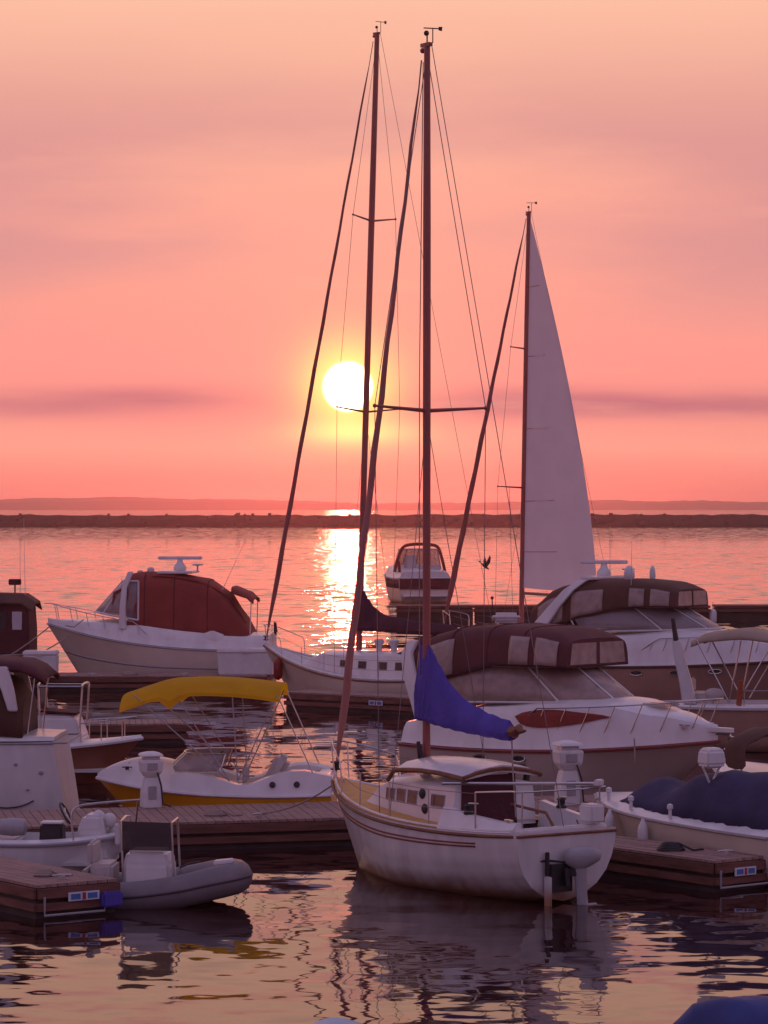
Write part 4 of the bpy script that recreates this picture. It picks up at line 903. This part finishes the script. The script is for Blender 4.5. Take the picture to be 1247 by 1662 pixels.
# deck boat with yellow sun top
Y1 = thing('deck_boat', 'white and yellow deck boat under a bright yellow bimini top', 'deck boat', (-.95, 56.3, 0), R(177.5))
L = 4.55; H = Hull(L, 2.2, (.62, .62, .84), tw=.92, kind='vee', rake=.75, tm=.45, p=2.3, draft=.3)
h = hull_parts(Y1, H, 'gelcoat_yellow', 'gelcoat', .035)
H.deck(.60, .995, .02, lambda t: .50*max(0, math.sin(math.pi*min(1, (1-t)/.52)))**.8+.03).build('fore_deck', 'gelcoat', Y1, True)
for s in (1, -1):      # moulded side decks
    rows = []
    for i in range(13):
        t = .0+.66*i/12; hb = H.hb(t); z = H.z(t); q = .25+.20*math.exp(-((t-.14)/.14)**2)+.10*math.exp(-((t-.58)/.12)**2)-.10*math.exp(-((t-.36)/.07)**2)
        rows.append([V((t*L, s*(hb-.01), z)), V((t*L, s*(hb-.10), z+q)), V((t*L, s*(hb-.26), z+q+.02)), V((t*L, s*(hb-.36), z+q-.03)), V((t*L, s*(hb-.42), .25))])
    MB().loft(rows).build('side_deck', 'gelcoat', Y1, True)
    for t in (.14, .24): MB().lathe([(.05, 0), (.06, .015), (.04, .03)], (t*L, s*(H.hb(t)-.04), H.z(t)+.20), 10, Matrix.Rotation(R(-75*s), 3, 'X')).build('cup_vent', 'black_plastic', Y1)
    for t in (.20, .34): MB().box((t*L, s*(H.hb(t)-.2), H.z(t)+.35), (.22, .05, .03)).build('grab_handle', 'grey_plastic', Y1, bevel=.01)
MB().box((1.5, 0, .28), (2.9, 1.4, .06)).build('cockpit_sole', 'nonskid_tan', Y1)
MB().box((.16, 0, .75), (.34, 1.7, .40)).build('sun_pad', 'gelcoat', Y1, bevel=.06); MB().box((.55, 0, .70), (.5, 1.5, .42)).build('rear_bench', 'seat_vinyl', Y1, bevel=.07)
MB().box((2.6, -.4, .80), (.5, .6, .75)).build('console', 'gelcoat', Y1, bevel=.07)
rt = Matrix.Rotation(R(-28), 3, 'Y'); bk = MB().box((1.05, .35, 1.02), (.30, .52, .62), rt).build('helm_chair', 'seat_vinyl', Y1, bevel=.09)
seat(Y1, (1.9, .4, .72), (.5, .5, .16))
steering_wheel(Y1, (2.28, -.4, 1.15))
ws = Shield(2.1, 3.25, .78, .98, 1.0, 2.0, 2.85, .70, 1.34); ws.build(Y1, (.33, .67), 'clear_glass', 'stainless', .014)
MB().box((3.7, 0, 1.14), (.45, .5, .07), Matrix.Rotation(R(10), 3, 'Y')).build('bow_hatch', 'nonskid_white', Y1, bevel=.02)
rows = []
for i in range(17):
    u = i/16; x = .95+3.02*u
    zc = 2.58+.17*math.sin(math.pi*(u*.85+.10))-.17*max(0, u-.72)/.28
    rows.append([V((x, 1.02*q, zc-.14*abs(q)**2.6-(.10*abs(q)**6*(1+1.3*math.exp(-((u-.68)/.05)**2))))) for q in (2*j/14-1 for j in range(15))])
bt = MB().loft(rows, caps=False, closed=False).build('bimini_top', 'canvas_yellow', Y1, True)
for s in (1, -1):
    e = [r[-1 if s > 0 else 0] for r in rows]
    MB().loft([[p, p+V((0, s*.01, -.06-.10*math.exp(-((i/16-.68)/.06)**2)))] for i, p in enumerate(e)], caps=False, closed=False).build('valance', 'canvas_yellow', bt, True)
for xb, xt in ((1.75, 1.02), (1.75, 1.85), (1.9, 2.9), (1.9, 3.7)):
    for s in (1, -1): MB().tube([(xb, s*.98, .85), (xt, s*.99, 2.46)], .012, 6).build('bimini_pole', 'grey_plastic', Y1, True)
for s in (1, -1): MB().tube([(.25, s*.92, .80), (.98, s*1.0, 2.42)], .012, 6).build('bimini_strut', 'stainless', Y1, True)
cleat(Y1, (3.9, .45, 1.02), 0, .8, 'black_plastic')

# console boat on the left
K1 = thing('console_boat', 'small white console boat with dark red hull beside the left dock', 'boat', (-9.75, 64.6, 0), R(-3))
L = 4.5; H = Hull(L, 1.9, (.80, .80, .98), tw=.9, kind='vee', rake=.8, tm=.45, p=2.2, draft=.3)
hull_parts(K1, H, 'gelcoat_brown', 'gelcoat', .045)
H.deck(.68, .995, .02, lambda t: .06).build('fore_deck', 'gelcoat', K1, True)
for s in (1, -1): MB().loft([[p, p+V((0, -s*.14, .03)), p+V((0, -s*.16, -.25))] for p in H.sheerline(0, .7, .01, .02, s, 14)]).build('gunwale', 'gelcoat', K1, True)
MB().box((2.2, 0, .3), (3.2, 1.5, .06)).build('cockpit_sole', 'nonskid_white', K1)
MB().loft([[V((x0, -y, z)), V((x1, -y, z)), V((x1, y, z)), V((x0, y, z))] for x0, x1, y, z in ((2.0, 3.35, .52, .35), (2.05, 3.25, .5, 1.0), (2.25, 3.1, .46, 1.42), (2.3, 3.0, .42, 1.50))]).build('console', 'gelcoat', K1, bevel=.04)
MB().box((2.65, 0, 1.54), (.95, .95, .05), Matrix.Rotation(R(4), 3, 'Y')).build('dash_hood', 'canvas_burgundy', K1, bevel=.015)
fr = MB().tube(spline([(2.35, -.5, 1.2), (2.30, -.48, 2.0), (2.30, -.40, 2.16), (2.30, .40, 2.16), (2.30, .48, 2.0), (2.35, .5, 1.2)], 5), .022, 7).build('windscreen_frame', 'stainless', K1, True)
MB().tube(spline([(3.2, -.5, 1.2), (3.25, -.48, 2.0), (3.25, -.40, 2.14), (3.25, .40, 2.14), (3.25, .48, 2.0), (3.2, .5, 1.2)], 5), .022, 7).build('windscreen_frame', 'stainless', K1, True)
for s in (1, -1): MB().tube([(2.30, s*.46, 2.1), (3.25, s*.46, 2.1)], .02, 6).build('frame_bar', 'stainless', K1)
MB().add([(2.32, -.44, 1.56), (2.32, .44, 1.56), (2.30, .40, 2.12), (2.30, -.40, 2.12)], [(0, 1, 2, 3)]).build('pane', 'tinted_glass', fr, thick=.008)
steering_wheel(K1, (2.0, 0, 1.25)); seat(K1, (1.3, 0, .8), (.5, .9, .5))
posts_and_rail(K1, H.sheerline(.72, .97, .12, .04, -1, 8), .42, .014); posts_and_rail(K1, H.sheerline(.72, .97, .12, .04, 1, 8), .42, .014)
outboard(K1, (-.03, 0, .85), R(3), 1.3)

# big white stern at the left edge
W1 = thing('cabin_cruiser', 'tall white cruiser stern with brown canvas and dark red awning at the left edge', 'motor cruiser', (-6.02, 57.4, 0), R(178.5))
L = 7.0; H = Hull(L, 2.5, (1.52, 1.55, 1.8), tw=.88, kind='vee', rake=1.2, tm=.45, p=2.4, draft=.4, trake=.26)
hull_parts(W1, H, 'gelcoat', 'grey_plastic', .02)
HS = House(H, [0, .2, .5, 1], [.06, .12, .4, .15]); HS.build('gelcoat', W1, .035)
A = Arch([(.85, 1.04, 1.58, 2.3), (1.15, 1.08, 1.62, 2.72), (3.0, 1.1, 1.75, 2.86), (4.6, 1.0, 1.9, 2.6)], .45); cv = A.build('canvas_enclosure', 'canvas_brown', W1)
A.panel('window', 'vinyl_window', cv, .25, .5, .72, .95, .02, 'canvas_brown')
aw = Arch([(.42, .95, 2.60, 2.72), (.55, 1.02, 2.72, 2.88), (.9, 1.08, 2.86, 3.02), (2.4, 1.12, 2.95, 3.14), (4.0, 1.0, 2.9, 3.06)], .5); aw.build('awning', 'canvas_burgundy', W1, caps=False, thick=.06)
for s in (1, -1):
    MB().loft([[V((x-w_, s*y, z)), V((x+w_, s*y, z)), V((x+w_, s*(y-.12), z)), V((x-w_, s*(y-.12), z))] for x, y, z, w_ in ((1.02, 1.14, 2.1, .09), (1.12, 1.13, 2.5, .12), (1.28, 1.12, 2.95, .16))]).build('arch_leg', 'gelcoat', W1, bevel=.02)
    MB().tube([(.62, s*1.0, 2.72), (.75, s*1.06, 1.62)], .014, 6).build('awning_pole', 'stainless', W1)
for t, k, q in ((.13, .18, .6), (.055, .24, .8), (.10, .36, .5)):
    c = H.pt(t, k, 1); MB().lathe([(.05*q, 0), (.055*q, .02), (.03*q, .04)], c, 10, Matrix.Rotation(R(-90), 3, 'X')).build('hull_fitting', 'grey_plastic', W1)
MB().tube(arc(H.pt(.26, .44, 1)+V((0, .04, 0)), H.pt(.15, .58, 1)+V((0, .05, -.02)), H.pt(.085, .44, 1)+V((0, .04, 0))), .014, 6).build('hull_line', 'black_plastic', W1, True)

# wheelhouse boat, far left edge
P1 = thing('wheelhouse_boat', 'small dark wheelhouse boat cut by the left edge beyond the far dock', 'boat', (-11.9, 101.2, 0), R(178))
L = 6.5; H = Hull(L, 2.5, (1.0, 1.0, 1.5), tw=.9, kind='vee', rake=1.0, draft=.4)
hull_parts(P1, H, 'gelcoat_brown', 'teak', .04); H.deck(0, .995, .02).build('deck', 'nonskid_white', P1, True)
wh = MB().loft([[V((x0, -y, z)), V((x1, -y, z)), V((x1, y, z)), V((x0, y, z))] for x0, x1, y, z in ((.10, 2.6, .9, 1.0), (.10, 2.5, .9, 1.8), (.16, 2.2, .86, 2.72))]).build('wheelhouse', 'canvas_burgundy', P1, bevel=.02)
rf = MB().loft([[V((x, -1.0, z-.28)), V((x, -.55, z)), V((x, .55, z)), V((x, 1.0, z-.28)), V((x, 1.0, z-.34)), V((x, .55, z-.07)), V((x, -.55, z-.07)), V((x, -1.0, z-.34))] for x, z in ((-.05, 2.75), (.35, 3.02), (2.5, 3.08))]).build('roof', 'canvas_brown', P1)
for x0 in (.32, .85, 1.5):
    for s in (1, -1):
        o = MB().box((x0+.2, s*.885, 2.12), (.34, .03, .62)).build('window', 'lamp_glass' if x0 == .32 else 'dark_glass', wh, bevel=.01)
whip(P1, (.3, .5, 3.0), 2.6, (.05, 0)); whip(P1, (.6, -.3, 3.0), 1.9)
MB().box((.7, .2, 3.42), (.4, .3, .2)).build('lamp_box', 'canvas_burgundy', P1, bevel=.02); MB().tube([(.7, .2, 3.0), (.7, .2, 3.35)], .03, 6).build('lamp_post', 'mast_glare_red', P1)

# skiff with steering wheel between the left docks
T1 = thing('skiff', 'small open white skiff with black steering wheel and stainless rail on the left', 'skiff', (-7.0, 48.3, 0), R(-4))
L = 2.95; H = Hull(L, 1.5, (.62, .58, .70), tw=.92, kind='vee', rake=.5, draft=.25, p=2.6)
hull_parts(T1, H, 'gelcoat', 'grey_plastic', .035)
for s in (1, -1): MB().loft([[p, p+V((0, -s*.16, .04)), p+V((0, -s*.18, -.3))] for p in H.sheerline(0, .93, .01, .01, s, 14)]).build('gunwale', 'gelcoat', T1, True)
MB().box((1.35, 0, .24), (2.5, 1.2, .05)).build('cockpit_sole', 'nonskid_white', T1)
MB().loft([[V((x0, -y, z)), V((x1, -y, z)), V((x1, y, z)), V((x0, y, z))] for x0, x1, y, z in ((2.0, 2.55, .34, .26), (2.05, 2.5, .32, .75), (2.15, 2.45, .28, 1.0))]).build('console', 'white_plastic', T1, bevel=.05)
steering_wheel(T1, (1.82, .0, 1.0), .19, R(62)); MB().box((1.66, -.30, .66), (.40, .36, .42), taper=.9).build('battery_box', 'black_plastic', T1, bevel=.03)
MB().box((1.66, -.30, .89), (.36, .33, .03)).build('box_lid', 'white_plastic', T1, bevel=.01)
for c in ((2.38, -.10, .95), (2.55, -.05, .90), (2.62, .05, .72)): MB().ball(c, .11, 10, (1, .8, 1.1)).build('fender_ball', 'white_plastic', T1, True)
MB().lathe([(.03, -.25), (.13, -.2), (.15, 0), (.13, .2), (.03, .25)], (1.0, -.25, .80), 12, Matrix.Rotation(R(90), 3, 'Y')).build('rolled_tarp', 'grey_plastic', T1, True)
MB().tube(spline([(2.05, -.58, .62), (2.02, -.58, 1.0), (2.10, -.57, 1.16), (2.4, -.5, 1.22), (3.05, -.1, 1.24)], 5), .018, 7).build('grab_rail', 'stainless', T1, True)
MB().tube([(2.95, .05, .7), (3.02, -.08, 1.22)], .016, 6).build('rail_post', 'stainless', T1)
MB().box((2.72, -.30, .70), (.08, .10, .34)).build('rod_holder', 'white_plastic', T1, bevel=.02)
seat(T1, (.8, 0, .45), (.5, 1.0, .3))

# inflatable
I1 = thing('inflatable_boat', 'grey inflatable boat with white console moored at the lower left dock end', 'inflatable boat', (-4.36, 44.95, 0), R(-4))
L = 2.42; r = .235
path = [(0, -.60, .12), (.7, -.62, .15), (1.3, -.62, .23), (1.75, -.52, .33), (2.03, -.30, .38), (2.12, 0, .39), (2.03, .30, .38), (1.75, .52, .33), (1.3, .62, .23), (.7, .62, .15), (0, .60, .12)]
pts = spline(path, 5); n = len(pts)
tb = MB().tube([pts[0]+V((-.22, 0, 0))]+pts+[pts[-1]+V((-.22, 0, 0))], [.06]+[r*(1+.08*math.sin(math.pi*i/(n-1))) for i in range(n)]+[.06], 14).build('air_tube', 'rubber_grey', I1, True)
out = []
for i, p in enumerate(pts):
    a = pts[max(0, i-1)]; b = pts[min(n-1, i+1)]; d = (b-a).normalized(); nn = V((d.y, -d.x, 0)).normalized(); out.append(p+nn*(r*1.02)+V((0, 0, .03)))
MB().tube(out, .022, 6).build('rubbing_strake', 'rubber_dark', tb, True)
rows = []
for i in range(13):
    t = i/12; x = .0+2.05*t; w_ = .52*(1-t**3.2)+.02; zt = .10+.20*t*t; k = -.22+.50*max(0, (t-.55)/.45)**2
    rows.append([V((x, -w_, zt)), V((x, -w_*.6, (zt+k)/2-.02)), V((x, 0, k)), V((x, w_*.6, (zt+k)/2-.02)), V((x, w_, zt))])
MB().loft(rows).build('hull', 'rubber_dark', I1, True)
MB().box((1.96, -.16, .635), (.30, .24, .07), Matrix.Rotation(R(-6), 3, 'Y')).build('bow_step', 'white_plastic', I1, bevel=.02)
MB().loft([[V((x0, -y, z)), V((x1, -y, z)), V((x1, y, z)), V((x0, y, z))] for x0, x1, y, z in ((.45, 1.18, .36, .15), (.45, 1.16, .36, .60), (.50, 1.10, .34, .80))]).build('console', 'white_plastic', I1, bevel=.05)
wf = MB().tube([(.46, -.36, .3), (.42, -.36, 1.26), (.44, .0, 1.30), (.44, .36, 1.26), (.46, .36, .3)], .018, 6).build('windscreen_frame', 'stainless', I1, True)
MB().tube([(1.22, -.36, .4), (1.19, -.36, 1.24), (1.18, .36, 1.24), (1.22, .36, .4)], .018, 6).build('windscreen_frame', 'stainless', I1, True)
MB().add([(.45, -.40, .82), (1.2, -.40, .82), (1.18, -.38, 1.24), (.44, -.38, 1.26)], [(0, 1, 2, 3)]).build('pane', 'tinted_glass', wf, thick=.006)
seat(I1, (.12, 0, .45), (.34, .7, .3)); MB().tube([(1.35, -.62, .60), (1.5, -.60, .66), (1.65, -.55, .68)], .016, 6).build('grab_handle', 'rubber_dark', I1)
MB().box((-.12, 0, .30), (.08, .9, .46)).build('transom', 'grey_plastic', I1, bevel=.015)
MB().box(V((-4.02, 43.55, .22))-V((c1.x, c1.y, 0)), (.34, .16, .22), Matrix.Rotation(.6, 3, 'Z')).build('edge_pad', 'canvas_blue', d1, bevel=.03)

# covered runabout, right
def covered(label, name, bow, hd, L, B, zs, hm, cover, tops, cat='runabout', t1=.80, t0=0.0, ins=.13):
    hd = V((hd[0], hd[1], 0)).normalized(); root = thing(name, label, cat, V(bow)-hd*L, math.atan2(hd.y, hd.x))
    H = Hull(L, B, zs, tw=.9, kind='vee', rake=.9, tm=.45, p=2.2, draft=.3); hull_parts(root, H, hm, 'grey_plastic', .028)
    H.deck(0, .995, .02, lambda t: .16*min(1, (1-t)*5)+.02, pw=3).build('deck', 'gelcoat', root, True)
    rows = []; rnd = random.Random(4)
    for i in range(25):
        t = t0+(t1-t0)*i/24; hb = max(.03, H.hb(t)-ins); top = lerp([q[0] for q in tops], [q[1] for q in tops], t); zb = H.z(t)+.06
        f = min(1, (t1-t)/.05+.02)
        rows.append([V((t*L, hb*q*(1-.02*math.sin(i*1.9)), zb+.04*math.sin(i*2.1+q*3)*abs(q)**4+(top-zb)*f*(1-abs(q)**2.4)*(1+.04*math.sin(i*1.3+q*5)))) for q in (2*j/12-1 for j in range(13))])
    MB().loft(rows, caps=False, closed=False).build('boat_cover', cover, root, True, thick=.03)
    return root, H
R1, H = covered('white runabout under a dark navy cover with a bow seat post', 'runabout', (3.75, 52.4, 0), (-.49, .87), 6.3, 2.1, (.80, .82, .92), 'gelcoat_cream', 'canvas_navy', [(0, 1.45), (.25, 1.66), (.42, 1.58), (.56, 1.24), (.66, 1.36), (.76, 1.10)], t1=.76, ins=.20)
sp = MB().tube([(2.32, .40, 1.0), (2.27, .40, 1.42)], .03, 7).build('seat_post', 'white_plastic', R1, True)
for s in (-1, 1): MB().tube([(2.27, .40, 1.40), (2.25, .40+s*.17, 1.72)], .02, 6).build('seat_brace', 'white_plastic', sp)
MB().loft([[V((2.25+fx*c, .40+fy*d, z)) for c, d in ((-1, -1), (1, -1), (1, 1), (-1, 1))] for z, fx, fy in ((1.70, .13, .15), (1.76, .16, .19), (1.98, .15, .17), (2.03, .12, .14))]).build('bow_seat', 'white_plastic', R1, bevel=.03)
for t in (.42, .62, .80): MB().lathe([(.03, 0), (.03, .14), (.055, .16), (.05, .22), (.01, .24)], V((t*6.3, H.hb(t)-.10, H.z(t)+.05)), 10).build('mooring_bitt', 'white_plastic', R1, True)
for t in (.5, .7): fender(R1, V((t*6.3, H.hb(t)+.10, H.z(t)-.12)), .09, .38)
MB().tube(arc(V((5.1, .70, .95)), V((5.0, 1.0, 1.05)), V((4.8, 1.15, .45))), .014, 6).build('dock_line', 'rope', R1, True)

R2 = thing('bowrider', 'white gunwaled boat with folded brown bimini at the right edge', 'runabout', V((6.05, 53.75, 0))-V((-.49, .87, 0))*5.6, math.atan2(.87, -.49))
L = 5.6; H = Hull(L, 2.1, (1.2, 1.22, 1.36), tw=.9, kind='vee', rake=.9, tm=.45, p=2.4, draft=.3); hull_parts(R2, H, 'canvas_navy', 'gelcoat', .075)
H.deck(.6, .995, .02, lambda t: .10).build('fore_deck', 'gelcoat', R2, True)
for s in (1, -1): MB().loft([[p, p+V((0, -s*.2, .05)), p+V((0, -s*.22, -.4))] for p in H.sheerline(0, .62, .01, .01, s, 12)]).build('gunwale', 'gelcoat', R2, True)
MB().box((1.8, 0, .5), (3.4, 1.5, .06)).build('cockpit_sole', 'nonskid_white', R2)
rows = []
for i in range(15):
    u = i/14; a = math.pi*u; y = -1.0*math.cos(a); z = 1.5+.52*math.sin(a)**.5; rows.append([V((4.0+.30*math.cos(q)+.05*math.sin(i*1.7)-.3*y, y, z+.09*math.sin(q))) for q in (2*math.pi*j/8 for j in range(8))])
MB().loft(rows).build('folded_bimini', 'canvas_brown', R2, True)
MB().tube([(3.6, .9, 1.4), (4.05, .95, 1.75)], .018, 6).build('bimini_strut', 'stainless', R2); seat(R2, (2.4, 0, 1.0), (.6, 1.2, .5))

# boat with beige top behind, right
R3 = thing('sport_boat', 'boat with beige bimini and slanted white post at the right edge', 'boat', (7.45, 73.6, 0), R(-16))
L = 5.6; H = Hull(L, 2.2, (1.1, 1.12, 1.3), tw=.9, kind='vee', rake=.9, tm=.45, p=2.3, draft=.3); hull_parts(R3, H, 'gelcoat_tan', 'gelcoat', .06)
H.deck(.62, .995, .02, lambda t: .12).build('fore_deck', 'gelcoat', R3, True)
for s in (1, -1): MB().loft([[p, p+V((0, -s*.2, .06)), p+V((0, -s*.22, -.4))] for p in H.sheerline(0, .64, .01, .01, s, 12)]).build('gunwale', 'gelcoat', R3, True)
MB().box((1.8, 0, .45), (3.4, 1.6, .06)).build('cockpit_sole', 'nonskid_white', R3)
aw = Arch([(.35, .9, 2.55, 2.70), (.7, .98, 2.68, 2.88), (1.6, 1.0, 2.75, 2.98), (2.5, .98, 2.66, 2.86)], .5); aw.build('bimini_top', 'canvas_beige', R3, caps=False, thick=.03)
for xb, xt in ((1.3, .5), (1.3, 1.6), (1.5, 2.4)):
    for s in (1, -1): MB().tube([(xb, s*.95, 1.2), (xt, s*.97, 2.72)], .02, 6).build('bimini_pole', 'stainless', R3, True)
pl = MB().loft([[V((x-w_, -.9-w_*.6, z)), V((x+w_, -.9-w_*.6, z)), V((x+w_, -.9+w_*.6, z)), V((x-w_, -.9+w_*.6, z))] for x, w_, z in ((.32, .17, 1.15), (.22, .15, 1.7), (.06, .13, 2.3), (-.02, .10, 2.72))]).build('slanted_post', 'white_plastic', R3, bevel=.03)
MB().tube([(-.02, -.9, 2.7), (-.10, -.9, 3.25)], [.07, .05], 7).build('post_light', 'black_plastic', pl, True)
seat(R3, (.55, -.2, 1.15), (.7, 1.2, .5)); MB().ball((.9, -.7, 1.38), .20, 10, (1.3, 1, .8)).build('cushion', 'seat_vinyl', R3, True)
MB().tube([(1.55, -1.0, 1.15), (1.60, -1.0, 1.75)], .07, 8).build('rolled_flag', 'rust_orange', R3, True)
posts_and_rail(R3, H.sheerline(.3, .9, .1, .05, -1, 9), .35)

# covered boats at the bottom edge
B1, H = covered('dark blue tarp covered boat at the bottom right corner', 'covered_boat', (2.93, 31.6, 0), (-1, .03), 3.4, 1.5, (.30, .30, .34), 'canvas_navy', 'tarp_blue', [(0, .60), (.4, .66), (.75, .76), (.88, .68), (.97, .46)], 'boat', .97, ins=.03)
B2, H = covered('pale blue covered dinghy just showing at the bottom edge', 'covered_dinghy', (-.50, 32.2, 0), (.02, 1), 2.4, 1.15, (.30, .30, .34), 'cover_pale_blue', 'cover_pale_blue', [(0, .5), (.5, .52), (.8, .50), (.94, .42)], 'dinghy', .96, ins=.03)

# ------------------------------------------------------------------ lines, bird
def rope(label, a, b, sag=.2, r=.016):
    a, b = V(a), V(b); o = MB().tube([a.lerp(b, i/8)-V((0, 0, sag*4*(i/8)*(1-i/8))) for i in range(9)], r, 6).build('mooring_line', 'rope', None, True)
    tag(o, label, 'rope')
rope('upper mooring line from the left cruiser bow down to the dock', (-11.25, 100.2, 2.0), (-13.2, 97.0, .62), .12, .022)
rope('lower mooring line from the left cruiser flank to the dock box', (-10.6, 99.4, 1.65), (-11.9, 97.2, .95), .08, .022)
rope('mooring line from the near sailboat bow to the main dock', (-.75, 50.25, 1.36), (-2.15, 52.25, .58), .12, .014)
rope('stern line from the near sailboat to the right finger dock', (2.95, 45.3, 1.2), (3.62, 48.35, .58), .25, .014)
def coil(label, p, r=.22, turns=4, m='rope', rr=.016):
    p = V(p); n = 16*turns
    o = MB().tube([p+V(((r-.02*(i/16 % turns))*math.cos(i*math.pi/8), (r-.02*(i/16 % turns))*math.sin(i*math.pi/8), rr+.022*(i/16))) for i in range(n)]+[p+V((r*1.6, -.1, rr)), p+V((r*2.4, .05, rr))], rr, 6).build('rope_coil', m, None, True)
    tag(o, label, 'rope')
coil('coiled rope on the main dock right of the left pedestal', (-3.0, 52.6, .5), .20, 4)
coil('coiled dark hose on the right finger dock deck', (A5.x-.55, A5.y+1.35, .5), .22, 5, 'black_plastic', .018)
coil('coiled rope on the lower left finger dock deck', (-5.05, 44.0, .5), .17, 4)
coil('coiled rope on the far dock near the white dock boxes', (-8.3, 96.5, .5), .25, 4)
bp = atd(787, 919, 150); BD = thing('bird', 'dark bird flying over the water beside the hoisted sail', 'bird', bp, R(-40)); BD.scale = (.8, .8, .8); BD.rotation_euler = (R(8), R(38), R(-25))
MB().tube([(-.34, 0, 0), (-.22, 0, 0), (-.05, 0, -.01), (.12, 0, 0), (.22, 0, .02), (.29, 0, .02), (.36, 0, 0)], [.02, .045, .085, .08, .05, .05, .008], 10).build('body', 'feather', BD, True)
for s in (1, -1):
    MB().add([(.14, s*.05, .03), (-.10, s*.05, .03), (-.16, s*.26, .30), (-.24, s*.36, .66), (-.08, s*.34, .56), (.10, s*.24, .30)], [(0, 1, 2, 5), (5, 2, 3, 4)]).build('wing', 'feather', BD, thick=.02)
MB().add([(-.30, .03, 0), (-.30, -.03, 0), (-.50, -.10, .01), (-.50, .10, .01)], [(0, 1, 2, 3)]).build('tail', 'feather', BD, thick=.015)

# ------------------------------------------------------------------ haze
HAZE = True
if HAZE:
    b = MB().box((0, 2700, 14.5), (3300, 6500, 31)); o = b.build('haze', 'water'); o['kind'] = 'stuff'
    m = bpy.data.materials.new('haze'); m.use_nodes = True; t = m.node_tree; t.nodes.clear()
    pv = N(t, 'ShaderNodeVolumePrincipled'); pv.inputs['Color'].default_value = (.99, .97, .985, 1); pv.inputs['Density'].default_value = .00017; pv.inputs['Anisotropy'].default_value = .90
    ou = N(t, 'ShaderNodeOutputMaterial'); t.links.new(pv.outputs[0], ou.inputs['Volume']); o.data.materials.clear(); o.data.materials.append(m)
